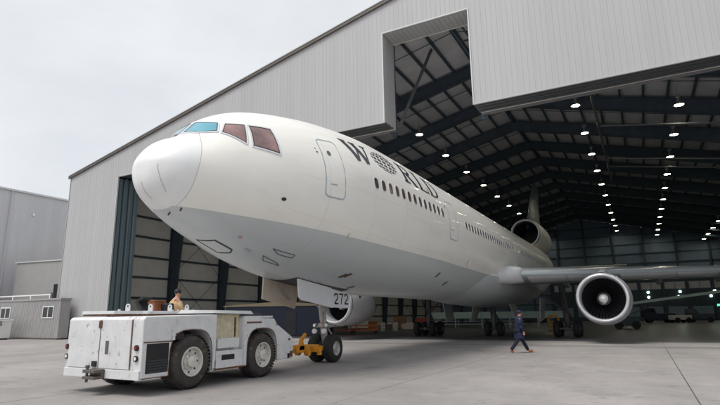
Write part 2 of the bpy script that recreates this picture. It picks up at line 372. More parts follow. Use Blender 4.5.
# side walls: sheets, girts, bracing
for s in (1, -1):
    xe = XC if s > 0 else XCR
    ys = [YB + .02] + FR[:-1] + [YE]
    for y0, y1 in zip([YF + .08] + FR[:-1], FR[:-1] + [YE]):
        nn = 4 if y0 < 60 else 1
        for q in range(nn):
            a = y0 + (y1 - y0) * q / nn; b = y0 + (y1 - y0) * (q + 1) / nn
            hb(MB().box(min(xe, xe + s * .06), max(xe, xe + s * .06), a + .008, b - .008, .02, zr(XC) - .16), 'side_wall_panel', 'siding_inner')
    for z in (1.6, 3.7, 5.8, 7.9, 10.0, 12.1):
        hb(MB().box(min(xe + s * .07, xe + s * .27), max(xe + s * .07, xe + s * .27), YB + .35, YE - .1, z - .1, z + .1), 'girt', 'steel_navy')
    for fi in (1, 5, 9):
        a, b = FR[fi], FR[fi + 1]; xx = xe + s * .42
        for (za, zb) in ((.3, 6.4), (6.4, 12.6)):
            hb(MB().cyl((xx, a + .25, za), (xx, b - .25, zb), .022, n=6), 'brace_rod', 'steel_navy'); hb(MB().cyl((xx + s * .06, a + .25, zb), (xx + s * .06, b - .25, za), .022, n=6), 'brace_rod', 'steel_navy')
# back wall
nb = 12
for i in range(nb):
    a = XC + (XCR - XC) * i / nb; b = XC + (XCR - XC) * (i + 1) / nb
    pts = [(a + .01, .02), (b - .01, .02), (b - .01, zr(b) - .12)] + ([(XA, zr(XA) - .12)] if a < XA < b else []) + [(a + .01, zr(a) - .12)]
    hb(MB().prism(pts, 'y', YE + .02, YE + .1), 'back_wall_panel', 'siding_back_dim')
    if i: hb(MB().box(a - .18, a + .18, YE - .75, YE - .25, 0, zr(a) - .5), 'wind_column', 'steel_navy')
for z in [1.6 + 2.1 * k for k in range(10)]:
    a = XC + .3 if z < 14 else XC + (z - 14) / .2345; b = 2 * XA - a
    hb(MB().box(a, b, YE - .22, YE - .0, z - .1, z + .1), 'girt', 'steel_navy')
# sprinkler mains and conduits under the roof on the right
hb(MB().cyl((-1.62, 33.5, 17.3), (-1.62, 68, 17.3), .09, n=8), 'pipe_run', 'pipe_grey')
for y, za in ((46.3, 17.0), (57.0, 17.0), (60.0, 16.9)):
    hb(MB().cyl((-1.5, y, za), (20, y, za - 21.5 * .16), .085, n=8), 'pipe_run', 'pipe_grey')
for y in FR[1:5]:
    hb(MB().cyl((-1.62, y, 17.3), (-1.62, y, zr(-1.6) - 1.5), .02, n=6), 'pipe_hanger', 'pipe_grey')
# diagonal struts seen through the notch
hb(MB().bar((NL + .15, YB + .1, ZH + .1), (NL + 1.5, 33.9, zr(NL + 1.5) - 1.6), .16, .16), 'notch_brace', 'pipe_grey')
hb(MB().box(NL - .35, NL - .06, YB + .02, YB + .3, ZH - .4, zr(NL) - .6), 'notch_post', 'steel_navy'); hb(MB().box(NR + .06, NR + .35, YB + .02, YB + .3, ZH - .4, zr(NR) - .6), 'notch_post', 'steel_navy')
mb = MB(); 
for dx in (-1.9, -1.2): mb.bar((NR + dx, YB + .6, 20.6), (NR + dx + .9, YB + 2.6, 19.0), .1, .1)
mb.bar((NR - 1.9, YB + .6, 20.6), (NR - 1.2, YB + .6, 20.6), .1, .1); mb.bar((NR - 1.45, YB + 1.6, 19.8), (NR - .75, YB + 1.6, 19.8), .1, .1)
mb.bar((NR - 1.9, YB + .6, 20.6), (NR - 1.9, YB + .6, zr(NR - 1.9) - .3), .08, .08); mb.bar((NR - .3, YB + 2.6, 19.0), (NR - .3, YB + 2.6, zr(NR) - .3), .08, .08)
hb(mb, 'tail_door_bracket', 'steel_navy')
# stacked door leaves in the left pocket
for k, y in enumerate((28.78, 29.23, 29.68, 30.1)):
    x1 = XJ + .12 + .16 * k
    lf = hb(MB().box(XC + .3, x1 - .05, y, y + .30, .06, ZH - .2), 'door_leaf', 'door_teal')
    for zz in (.06, 4.6, 9.2):
        hb(MB().box(x1 - .046, x1, y + .02, y + .10, zz + .03, zz + 4.4), 'door_stile', 'door_teal', lf)
        hb(MB().box(x1 - .046, x1, y + .20, y + .28, zz + .03, zz + 4.4), 'door_stile', 'door_teal', lf)
    for z in (2.2, 6.6, 10.6): hb(MB().box(x1 - .044, x1 + .02, y + .02, y + .28, z, z + .12), 'door_hinge', 'pipe_grey', lf)

# ------------------------------------------------------------------ high bay lamps
def lamp_proto():
    t = thing('high_bay_lamp', '', 'lamp')
    MB().lathe([(0, .03), (0, .10), (-.32, .16), (-.36, .20), (-.60, .36), (-.60, .345), (-.38, .17)], (0, 0, 0), (0, 0, 1), 16).build('reflector', 'lamp_housing', t, smooth=True)
    MB().lathe([(-.585, .001), (-.585, .335), (-.50, .27), (-.50, .001)], (0, 0, 0), (0, 0, 1), 16).build('lens', 'lamp_glow', t)
    MB().cyl((0, 0, 0), (0, 0, 1.1), .018, n=6).build('hanger_rod', 'lamp_housing', t)
    MB().box(-.16, .16, -.14, .14, .02, .26).build('ballast_box', 'lamp_housing', t, bevel=.02)
    return t
lp = lamp_proto(); used = False
ORD = 'first second third fourth fifth sixth seventh eighth ninth tenth eleventh twelfth'.split()
ROWS = [(-24.75, 17.5, 'row hidden lowest behind the fuselage'), (-17.45, 19.0, 'row left of the ridge'), (-3.14, 19.0, 'row just right of the tail fin'), (4.25, 17.5, 'middle right-hand row'), (12.3, 16.0, 'rightmost row')]
for rx, rz_, rn in ROWS:
    for k in range(11):
        y = 45.95 + 7.95 * k
        if rx < -20 and k > 3: continue
        if rx > 10 and k < 4: continue
        o = lp if not used else copy_tree(lp); used = True
        o.location = (rx, y, rz_ + .62); tag(o, 'glowing ceiling lamp, %s from the door in the %s' % (ORD[k], rn), 'lamp', 'ceiling lamps hung in rows')
        # rod reaches the roof
        for c in o.children:
            if c.name.startswith('hanger_rod'): c.scale = (1, 1, (zr(rx) - .38 - (rz_ + .62)) / 1.1)

# ------------------------------------------------------------------ airliner
SY = 8.2
S_ = [0, .12, .45, 1.0, 1.75, 2.75, 4.0, 6.0, 9.0, 12., 41, 45, 49, 53, 56, 58.4]
ZT = [5.3, 5.6, 6.0, 6.3, 7.0, 7.53, 7.88, 8.24, 8.53, 8.56, 8.56, 8.56, 8.55, 8.45, 8.2, 7.6]
ZB = [5.3, 4.68, 4.4, 4.11, 3.81, 3.51, 3.14, 2.77, 2.53, 2.45, 2.45, 2.9, 3.7, 4.8, 5.9, 6.8]
WW = [0, .5, .9, 1.22, 1.58, 2.06, 2.47, 2.81, 2.96, 3.02, 3.02, 2.9, 2.6, 2.05, 1.4, .5]
ZM = [5.3, 5.3, 5.3, 5.3, 5.33, 5.4, 5.47, 5.55, 5.55, 5.5, 5.5, 5.6, 5.9, 6.4, 6.9, 7.2]
QS = [math.sqrt(s) for s in S_]
def slopes(x, y):
    h = [b - a for a, b in zip(x, x[1:])]; d = [(b - a) / c for a, b, c in zip(y, y[1:], h)]; m = [0.] * len(x)
    for i in range(1, len(x) - 1):
        if d[i - 1] * d[i] > 0:
            w1 = 2 * h[i] + h[i - 1]; w2 = h[i] + 2 * h[i - 1]; m[i] = (w1 + w2) / (w1 / d[i - 1] + w2 / d[i])
    m[0] = d[0] * 1.5; m[-1] = d[-1]; return m
SLP = [slopes(QS, v) for v in (ZT, ZB, WW, ZM)]
def prof(s):
    q = math.sqrt(max(0, min(s, S_[-1]))); i = 0
    while i < len(QS) - 2 and q > QS[i + 1]: i += 1
    h = QS[i + 1] - QS[i]; t = (q - QS[i]) / h; r = []
    for v, m in zip((ZT, ZB, WW, ZM), SLP):
        r.append((2 * t**3 - 3 * t**2 + 1) * v[i] + (t**3 - 2 * t**2 + t) * h * m[i] + (-2 * t**3 + 3 * t**2) * v[i + 1] + (t**3 - t**2) * h * m[i + 1])
    return r
def surf0(s, th):
    a, b, c, d = prof(s); sn = math.sin(th); return Vector((c * math.cos(th), s, d + ((a - d) if sn > 0 else (d - b)) * sn))
def surf(s, deg, off=0.):
    th = R(deg); p = surf0(s, th)
    if off:
        e = .01; ds = surf0(s + e, th) - surf0(max(s - e, .0005), th); dt = surf0(s, th + e) - surf0(s, th - e)
        nrm = dt.cross(ds).normalized()
        if nrm.dot(p - Vector((0, s + 1.0, prof(s)[3]))) < 0: nrm = -nrm
        p = p + nrm * off
    return p

def paint_material():
    m = pm('airliner_paint', (.84, .825, .775), .4, var=.025, scale=.5, coat=.3)
    n = m.node_tree.nodes; L = m.node_tree.links; p = n['Principled BSDF']; src = p.inputs['Base Color'].links[0].from_socket
    t = n.new('ShaderNodeTexCoord'); sp = n.new('ShaderNodeSeparateXYZ'); L.new(t.outputs['Object'], sp.inputs[0])
    def mth(op, a, b=None, c=None):
        q = n.new('ShaderNodeMath'); q.operation = op
        for i, v in enumerate((a, b, c)):
            if v is None: continue
            if isinstance(v, (int, float)): q.inputs[i].default_value = v
            else: L.new(v, q.inputs[i])
        return q.outputs[0]
    X, S, Z = sp.outputs
    def mix(fac, a, col):
        q = n.new('ShaderNodeMix'); q.data_type = 'RGBA'; L.new(fac, q.inputs['Factor']); L.new(a, q.inputs['A']); q.inputs['B'].default_value = col + (1,); return q.outputs['Result']
    # radome: cooler white ahead of a slanted seam
    rz = mth('MULTIPLY', mth('POWER', mth('MAXIMUM', mth('SUBTRACT', Z, 4.9), 0.), 2.0), .222)
    seam = mth('SUBTRACT', S, mth('ADD', rz, .73))
    src = mix(mth('LESS_THAN', seam, 0.), src, (.79, .795, .80))
    src = mix(mth('LESS_THAN', mth('ABSOLUTE', seam), .007), src, (.45, .44, .42))
    # grey belly below a line that drops slowly towards the tail
    zl = mth('ADD', mth('MULTIPLY', mth('POWER', 2.718, mth('MULTIPLY', S, -.25)), .42), 3.97)
    zl = mth('SUBTRACT', zl, mth('MULTIPLY', mth('MAXIMUM', mth('SUBTRACT', S, 14), 0.), .011))
    grey = mth('LESS_THAN', Z, zl)
    src = mix(mth('MULTIPLY', grey, mth('GREATER_THAN', seam, -.06)), src, (.50, .535, .55))
    # skin joints: rings and stringer laps, very faint
    fr = mth('ABSOLUTE', mth('SUBTRACT', mth('FRACT', mth('DIVIDE', mth('ADD', S, .35), 2.44)), .5))
    ring = mth('GREATER_THAN', fr, .4965)
    ang = mth('FRACT', mth('MULTIPLY', mth('ARCTAN2', mth('SUBTRACT', Z, 5.5), X), 2.2))
    lap = mth('LESS_THAN', ang, .010)
    ln = mth('MULTIPLY', mth('MAXIMUM', ring, lap), mth('GREATER_THAN', S, 3.2))
    src = mix(mth('MULTIPLY', ln, .24), src, (.25, .24, .22))
    # grime streaks running back along the belly
    g = n.new('ShaderNodeTexNoise'); g.inputs['Scale'].default_value = 3; g.inputs['Detail'].default_value = 6
    mp3 = n.new('ShaderNodeMapping'); mp3.inputs['Scale'].default_value = (1, .12, 1); L.new(t.outputs['Object'], mp3.inputs[0]); L.new(mp3.outputs[0], g.inputs['Vector'])
    gr = n.new('ShaderNodeMapRange'); gr.inputs['From Min'].default_value = .48; gr.inputs['From Max'].default_value = .8; gr.inputs['To Max'].default_value = .14; L.new(g.outputs['Fac'], gr.inputs['Value'])
    src = mix(gr.outputs[0], src, (.42, .38, .31))
    # small stains and touch-ups
    g2 = n.new('ShaderNodeTexNoise'); g2.inputs['Scale'].default_value = 7; g2.inputs['Detail'].default_value = 8; g2.inputs['Roughness'].default_value = .75; L.new(t.outputs['Object'], g2.inputs['Vector'])
    q2 = n.new('ShaderNodeMapRange'); q2.inputs['From Min'].default_value = .60; q2.inputs['From Max'].default_value = .72; q2.inputs['To Max'].default_value = .16; L.new(g2.outputs['Fac'], q2.inputs['Value'])
    src = mix(q2.outputs[0], src, (.36, .33, .28))
    # rivet rows beside the skin joints
    rv = mth('MULTIPLY', mth('LESS_THAN', mth('ABSOLUTE', mth('SUBTRACT', fr, .485)), .0022), mth('LESS_THAN', mth('FRACT', mth('MULTIPLY', Z, 9.)), .45))
    src = mix(mth('MULTIPLY', rv, mth('MULTIPLY', mth('GREATER_THAN', S, 3.2), .22)), src, (.25, .24, .22))
    wv = n.new('ShaderNodeTexNoise'); wv.inputs['Scale'].default_value = 1.1; wv.inputs['Detail'].default_value = 1; L.new(t.outputs['Object'], wv.inputs['Vector'])
    bb = n.new('ShaderNodeBump'); bb.inputs['Strength'].default_value = .35; bb.inputs['Distance'].default_value = .03; L.new(wv.outputs['Fac'], bb.inputs['Height']); L.new(bb.outputs[0], p.inputs['Normal']); L.new(bb.outputs[0], p.inputs['Coat Normal'])
    L.new(src, p.inputs['Base Color'])
paint_material()

A = thing('airliner', 'white three-engined jet airliner with grey belly and WORLD lettering, nose out of the hangar', 'airliner', (XA, SY, 0))
m = MB(); ss = [.0008] + [(i / 26.) ** 2 * 3 for i in range(1, 27)] + [3 + .3 * i for i in range(1, 31)] + [12 + 1.2 * i for i in range(1, 25)] + [41 + .58 * i for i in range(0, 31)]
ss = sorted(set(min(x, 58.4) for x in ss)); NT = 96
m.add([surf0(s, 2 * math.pi * j / NT) for s in ss for j in range(NT)], [(i * NT + j, i * NT + (j + 1) % NT, (i + 1) * NT + (j + 1) % NT, (i + 1) * NT + j) for i in range(len(ss) - 1) for j in range(NT)] + [tuple(range((len(ss) - 1) * NT, len(ss) * NT)), tuple(range(NT))])
fus = m.build('fuselage', 'airliner_paint', A, smooth='all')

def quadpatch(c, off, n=8, k=8):
    """c: four (s,deg) corners in order; bilinear patch lying on the skin"""
    P = []
    for i in range(n + 1):
        u = i / n; row = []
        for j in range(k + 1):
            v = j / k
            s = (1 - u) * ((1 - v) * c[0][0] + v * c[3][0]) + u * ((1 - v) * c[1][0] + v * c[2][0])
            d = (1 - u) * ((1 - v) * c[0][1] + v * c[3][1]) + u * ((1 - v) * c[1][1] + v * c[2][1])
            row.append(surf(s, d, off))
        P.append(row)
    return P
def flatpatch(c, off, n=10, k=10):
    """like quadpatch, but edges run straight in space and are then dropped onto the skin"""
    Q = [surf(s, d) for s, d in c]; P = []
    for i in range(n + 1):
        u = i / n; row = []
        for j in range(k + 1):
            v = j / k; p = (Q[0] * (1 - u) + Q[1] * u) * (1 - v) + (Q[3] * (1 - u) + Q[2] * u) * v
            a, b, w_, zm = prof(p.y); dz = p.z - zm
            row.append((p.y, math.degrees(math.atan2(dz / ((a - zm) if dz > 0 else (zm - b)), p.x / w_))))
        P.append(row)
    return [[surf(s, d, off) for s, d in row] for row in P], P[0] + [r[-1] for r in P[1:]] + P[-1][-2::-1] + [r[0] for r in P[-2:0:-1]]
def arc_poly(poly, off, sub=1):
    return [surf(s, d, off) for s, d in poly]
def strip(mb, pts, wid, off, closed=True):
    """flat band of width wid following (s,deg) points on the skin, raised by off, with side walls"""
    k = len(pts); P = [surf(s, d, off) for s, d in pts]; C = [surf(s, d, -.01) for s, d in pts]
    vs = []; fs = []
    for i in range(k):
        a = P[i - 1] if (closed or i) else P[i]; b = P[(i + 1) % k] if (closed or i < k - 1) else P[i]
        t = (b - a).normalized(); nn = (P[i] - C[i]).normalized(); q = nn.cross(t).normalized() * wid / 2
        vs += [P[i] - q, P[i] + q, P[i] + q - nn * (off + .004), P[i] - q - nn * (off + .004)]
    for i in range(k if closed else k - 1):
        j = (i + 1) % k
        for x in range(4): fs.append((i * 4 + x, i * 4 + (x + 1) % 4, j * 4 + (x + 1) % 4, j * 4 + x))
    mb.add(vs, fs); return mb
def densify(poly, n=6, closed=True):
    r = []
    for i in range(len(poly) if closed else len(poly) - 1):
        a = poly[i]; b = poly[(i + 1) % len(poly)]
        for k in range(n): r.append((a[0] + (b[0] - a[0]) * k / n, a[1] + (b[1] - a[1]) * k / n))
    if not closed: r.append(poly[-1])
    return r
def rounded(s0, s1, d0, d1, rs, n=4):
    """rounded rectangle in (s,deg); radius rs in metres along s, converted for deg at r=3"""
    rd = rs / 3.0 * 57.3; out = []
    for (cs, cdg, a0) in ((s1 - rs, d1 - rd, 0), (s0 + rs, d1 - rd, 90), (s0 + rs, d0 + rd, 180), (s1 - rs, d0 + rd, 270)):
        for i in range(n + 1):
            a = R(a0 + 90 * i / n); out.append((cs + rs * math.cos(a), cdg + rd * math.sin(a)))
    return out

# cockpit windows (port), mirrored to starboard
CW = [('windshield', None),
      ('cockpit_glass', [(1.51, 44.5), (1.77, 55.5), (2.21, 46.7), (1.975, 24.3)]),
      ('cockpit_glass', [(2.10, 21.7), (2.26, 45.7), (2.84, 39.3), (2.82, 14.5)])]
for side in (0, 1):
    for mt, c in CW:
        if c is None:                                 # front pane: edges follow measured curves round the nose
            TS = [(59.5, 1.69), (65.4, 1.60), (73, 1.545), (85, 1.54), (88.6, 1.55)]; BS = [(47.5, 1.47), (57.1, 1.26), (68, 1.15), (83.4, 1.12), (88.6, 1.125)]
            def itp(T_, d):
                for (a, x), (b, y) in zip(T_, T_[1:]):
                    if d <= b + 1e-6: return x + (y - x) * (d - a) / (b - a)
            G = []
            for j in range(15):
                v = j / 14; dt_ = 59.5 + 29.1 * v; db_ = 47.5 + 41.1 * v
                G.append([(itp(BS, db_) * (1 - u / 8) + itp(TS, dt_) * u / 8, db_ * (1 - u / 8) + dt_ * u / 8) for u in range(9)])
            if side: G = [[(a, 180 - b) for a, b in r] for r in G]
            g = [[surf(a, b, .016) for a, b in r] for r in G]; rim = G[0] + [r[-1] for r in G[1:]] + G[-1][-2::-1] + [r[0] for r in G[-2:0:-1]]
        else:
            cc = c if side == 0 else [(s, 180 - d) for s, d in c]
            g, rim = flatpatch(cc, .014)
        o = MB().grid(g).build('cockpit_window', mt, A, smooth='all')
        f_ = MB(); strip(f_, rim, .045, .019); f_.build('window_frame', 'win_frame', o); f_ = MB(); cs_ = (sum(q[0] for q in rim) / len(rim), sum(q[1] for q in rim) / len(rim)); strip(f_, [(a + (cs_[0] - a) * .10, b + (cs_[1] - b) * .10) for a, b in rim], .018, .022); f_.build('window_gasket', 'paint_dark', o)
# lightning diverter strips on the radome
for pts in ([(.083, -6), (.09, -17), (.115, -26), (.15, -35), (.19, -41.5), (.24, -47.2), (.30, -52.4), (.36, -56.6)], [(.05, -100), (.10, -95), (.2, -92), (.34, -89)]):
    mm = MB(); strip(mm, densify(pts, 4, False), .012, .006, closed=False); mm.build('diverter_strip', 'mark_brown' if pts[0][1] > 0 else 'paint_outline', A)
# passenger doors
def pdoor(s0, s1, d0, d1, win=None):
    o = MB().grid(quadpatch([(s0, d0), (s1, d0), (s1, d1), (s0, d1)], .006, 6, 14)).build('passenger_door', 'airliner_paint', A, smooth='all')
    mm = MB(); strip(mm, densify(rounded(s0, s1, d0, d1, .16), 4), .035, .014); mm.build('door_outline', 'paint_outline', o)
    if win:
        mm = MB(); mm.add([surf(win[0] + .085 * math.cos(t), win[1] + 2.1 * math.sin(t), .012) for t in [2 * math.pi * i / 14 for i in range(14)]], [tuple(range(14))]); mm.build('door_window', 'cabin_glass', o)
    mm = MB(); mm.add([surf(s, d, .012) for s, d in ((s0 + .2, -2), (s0 + .48, -2), (s0 + .48, -1.2), (s0 + .2, -1.2))], [(0, 1, 2, 3)]); mm.build('door_handle', 'paint_outline', o)
pdoor(4.34, 5.19, -10.4, 33.4, (4.66, 21.5))
pdoor(14.2, 15.33, -9.8, 24)
pdoor(29.0, 30.0, -9.8, 24)
# cabin windows
def cwin(s, d=9.2, w=.30, h=.44):
    n = 14; pts = []
    for i in range(n):
        t = 2 * math.pi * i / n; x = abs(math.cos(t)) ** .75 * (1 if math.cos(t) > 0 else -1); y = abs(math.sin(t)) ** .75 * (1 if math.sin(t) > 0 else -1)
        pts.append((s + w / 2 * x, d + h / 2 * y / 3.02 * 57.3))
    mm = MB(); mm.add([surf(a, b, .010) for a, b in pts], [tuple(range(n))]); o = mm.build('cabin_window', 'cabin_glass', A)
    mm = MB(); strip(mm, pts, .024, .013); mm.build('window_rim', 'win_frame', o)
for i in range(13): cwin(7.06 + i * .527, 8.6 + .1 * i)
for i in range(21): cwin(16.9 + i * .527, 8.2)
for i in range(22): cwin(30.4 + i * .527, 8.2)
# lettering: strokes in letter space (u along the fuselage 0..1, v up 0..1)
def letter(name, s0, s1, strokes, d0=22.6, d1=40.5):
    mm = MB()
    for pts, wid in strokes:
        k = len(pts)
        for a in range(k - 1):
            p, q = pts[a], pts[a + 1]; wa = wid[a] if isinstance(wid, list) else wid; wb = wid[a + 1] if isinstance(wid, list) else wid
            du = (q[0] - p[0]) * (s1 - s0); dv = (q[1] - p[1]) * .95; l = math.hypot(du, dv); nx, ny = -dv / l, du / l
            n = max(2, int(l / .12)); rows = []
            for i in range(n + 1):
                t = i / n; uu = s0 + (p[0] + (q[0] - p[0]) * t) * (s1 - s0); vv = (p[1] + (q[1] - p[1]) * t) * .95; w_ = (wa + (wb - wa) * t) / 2
                rows.append([surf(uu + nx * w_, d0 + (vv + ny * w_) / .95 * (d1 - d0), .009), surf(uu - nx * w_, d0 + (vv - ny * w_) / .95 * (d1 - d0), .009)])
            mm.grid(rows)
    return mm.build(name, 'paint_navy', A)
SW = .075
letter('lettering', 5.72, 7.42, [([(.10, 1), (.36, 0)], .25), ([(.36, 0), (.54, .92)], .10), ([(.46, 1), (.70, 0)], .25), ([(.70, 0), (.90, 1)], .10), ([(.0, 1), (.24, 1)], SW), ([(.36, 1), (.58, 1)], SW), ([(.78, 1), (1.0, 1)], SW)])['label'] = 'letter W'
def arcs(cx, cy, rx, ry, a0, a1, n=10): return [(cx + rx * math.cos(R(a0 + (a1 - a0) * i / n)), cy + ry * math.sin(R(a0 + (a1 - a0) * i / n))) for i in range(n + 1)]
letter('lettering', 9.72, 11.12, [([(.22, 0), (.22, 1)], .23), ([(.05, 0), (.42, 0)], SW), ([(.05, 1), (.45, 1)], SW), (arcs(.42, .75, .30, .25, 90, -90), [.06, .10, .14, .18, .20, .20, .20, .18, .14, .10, .06]), ([(.25, .5), (.45, .5)], SW), ([(.42, .5), (.86, 0)], .19), ([(.78, 0), (1.0, 0)], SW)])['label'] = 'letter R'
letter('lettering', 11.26, 12.36, [([(.25, 0), (.25, 1)], .23), ([(.05, 0), (.95, 0)], SW), ([(.05, 1), (.48, 1)], SW), ([(.95, 0), (.98, .30)], .07)])['label'] = 'letter L'
letter('lettering', 12.46, 13.82, [([(.22, 0), (.22, 1)], .23), ([(.04, 0), (.45, 0)], SW), ([(.04, 1), (.45, 1)], SW), (arcs(.42, .5, .46, .5, 90, -90, 14), [.05, .07, .10, .13, .16, .18, .19, .20, .19, .18, .16, .13, .10, .07, .05])])['label'] = 'letter D'
mm = MB()                                             # globe emblem standing for the O: cells of a tilted lat/long net
gc, gr_ = (8.42, 31.5), .93
for i in range(7):
    for j in range(7):
        la0 = -80 + 160 * i / 7 + 4.5; la1 = -80 + 160 * (i + 1) / 7 - 5; lo0 = -84 + 168 * j / 7 + 3.6; lo1 = -84 + 168 * (j + 1) / 7 - 3.6
        c = []
        for lo, la in ((lo0, la0), (lo1, la0), (lo1, la1), (lo0, la1)):
            x = math.cos(R(la)) * math.sin(R(lo)); y = math.sin(R(la)); c.append((gc[0] + gr_ * (x * .98 + y * .10), gc[1] + 9.6 * (y * .98 - .10 * x)))
        mm.add([surf(s, d, .009) for s, d in c], [(0, 1, 2, 3)])
mm.build('globe_emblem', 'paint_navy', A)
# small skin details
def disc(s, d, r, mat, name, off=.012):
    MB().add([surf(s + r * math.cos(t), d + r * math.sin(t) / 3 * 57.3, off) for t in [2 * math.pi * i / 14 for i in range(14)]], [tuple(range(14))]).build(name, mat, A)
disc(2.99, -19.9, .075, 'paint_dark', 'static_port'); disc(4.15, 21, .035, 'mark_brown', 'static_port'); disc(4.12, 24, .025, 'mark_brown', 'static_port'); disc(13.95, 17, .05, 'mark_brown', 'static_port')
disc(5.98, -31.2, .09, 'lens_white', 'drain_light', .03)
disc(2.59, -63.8, .06, 'beacon_pink', 'belly_beacon', .03)
def rectp(c, mat, name, off=.012): MB().grid(quadpatch(c, off, 3, 3)).build(name, mat, A)
rectp([(17.6, -27.5), (17.95, -27.0), (18.05, -21.5), (17.7, -22)], 'white_plain', 'wing_light', .03)
mm = MB(); strip(mm, densify([(2.12, -98), (2.26, -81.2), (2.92, -81.5), (3.06, -86.5), (3.0, -98)], 5), .045, .012); mm.build('access_hatch_outline', 'paint_dark', A)
rectp([(2.16, -97), (2.3, -82.5), (2.9, -83), (2.98, -97)], 'airliner_paint', 'access_hatch', .008)
for a, b in (([(3.69, -70.2), (4.35, -71.4), (4.52, -73), (3.9, -75)], 0), ([(3.66, -60.2), (4.48, -58), (4.51, -61.4), (4.0, -63)], 0)):
    mm = MB(); strip(mm, densify(a, 4), .022, .012); o = mm.build('air_inlet', 'pipe_grey', A)
for s, d in ((7.25, -62), (7.45, -60.5), (8.7, -73.5), (14.47, -43.1), (16.27, -51)):
    rectp([(s - .04, d - 2.6), (s + .10, d - 2.6), (s + .26, d + 2.6), (s + .12, d + 2.6)], 'mark_brown', 'drain_mast', .02)
for s, d in ((.86, -66), (.82, -84)):
    MB().cyl(surf(s, d, -.02), surf(s - .02, d, .09), .022, n=8).build('pitot_probe', 'mark_brown', A)
rectp([(3.1, -74.5), (3.3, -74.5), (3.3, -71.5), (3.1, -71.5)], 'paint_outline', 'access_cover', .01)
rectp([(1.02, 93), (1.10, 93), (1.10, 101), (1.02, 101)], 'mark_brown', 'wiper_base', .03)
# wing to body fairing under the belly
m = MB(); rows = []
for i in range(15):
    t = i / 14; s = 20.5 + 21 * t; k = math.sin(math.pi * min(1, max(0, t))) ** .6; rows.append([(math.cos(R(a)) * (2.2 + .78 * k), s, 4.0 + math.sin(R(a)) * (1.45 + .42 * k)) for a in range(180, 361, 12)])
m.grid(rows); m.build('belly_fairing', 'airliner_paint', A, smooth='all')

# wings
def foil(n=14):
    up_ = []
    for i in range(n + 1):
        x = (i / n) ** 2; up_.append((x, .5 * (2.969 * math.sqrt(x) - 1.26 * x - 3.516 * x**2 + 2.843 * x**3 - 1.036 * x**4)))
    return [(x, y) for x, y in reversed(up_)] + [(x, -y) for x, y in up_[1:]]
FO = foil()
def wing_sec(off, sgn):
    if off < 14.9: zc = 4.02 + (off - 2.95) * .024
    else: zc = 4.31 + (off - 14.9) * .07
    le = 33.05 + .72 * (off - 2.95) - SY
    ch = 12.6 - (off - 2.95) * .62 if off < 8.4 else 9.22 - (off - 8.4) * .365
    th = 1.30 - (off - 2.95) * .034 if off < 14.9 else .894 - (off - 14.9) * .05
    return le, ch, zc, th
def wing(sgn):
    offs = [1.5, 2.95, 4, 5.5, 7, 8.4, 10, 12, 14.9, 18, 21, 24, 25.85]; rows = []
    for of in offs:
        le, ch, zc, th = wing_sec(of, sgn)
        rows.append([(sgn * of, le + x * ch, zc + y * th * .86 + .10 * x * ch * .25) for x, y in FO])
    m = MB(); m.grid(rows); k = len(FO); m.f.append(tuple(range((len(offs) - 1) * k, len(offs) * k)))
    return m.build('wing', 'wing_grey', A, smooth='all')
for sgn in (1, -1):
    wg = wing(sgn)
    # ground reflection painted white along the lower leading edge, with joints between slats
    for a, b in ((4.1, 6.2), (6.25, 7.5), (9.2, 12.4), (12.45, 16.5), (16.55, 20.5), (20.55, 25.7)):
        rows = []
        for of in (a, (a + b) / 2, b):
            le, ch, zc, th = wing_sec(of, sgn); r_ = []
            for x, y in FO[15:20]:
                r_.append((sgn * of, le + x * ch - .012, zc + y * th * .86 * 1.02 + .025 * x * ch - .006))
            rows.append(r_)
        m = MB(); m.grid(rows); m.build('slat_reflection', 'wing_edge_reflection', wg, smooth='all')
    # root fairing
    rows = []
    for of, dl, ex in ((2.4, -.46, 1.02), (2.95, -.44, 1.02), (3.25, -.38, 1.0), (3.5, -.25, .95), (3.68, -.10, .88), (3.8, .05, .75)):
        le, ch, zc, th = wing_sec(of, sgn); rows.append([(sgn * of, le + dl + x * ch * .22, zc + y * th * .86 * ex) for x, y in FO])
    m = MB(); m.grid(rows); m.f.append(tuple(range(5 * len(FO), 6 * len(FO)))); m.build('wing_root_fairing', 'fairing_pale', A, smooth='all')
    # flap track fairings
    for of in (5.2, 11.5, 15.5, 19.5):
        le, ch, zc, th = wing_sec(of, sgn); y0 = le + ch * .62
        MB().lathe([(0, .01), (.5, .16), (1.6, .24), (2.8, .2), (4.2, .02)], (sgn * of, y0, zc - .22), (0, 1, -.03), 10).build('flap_fairing', 'wing_grey', A, smooth='all')

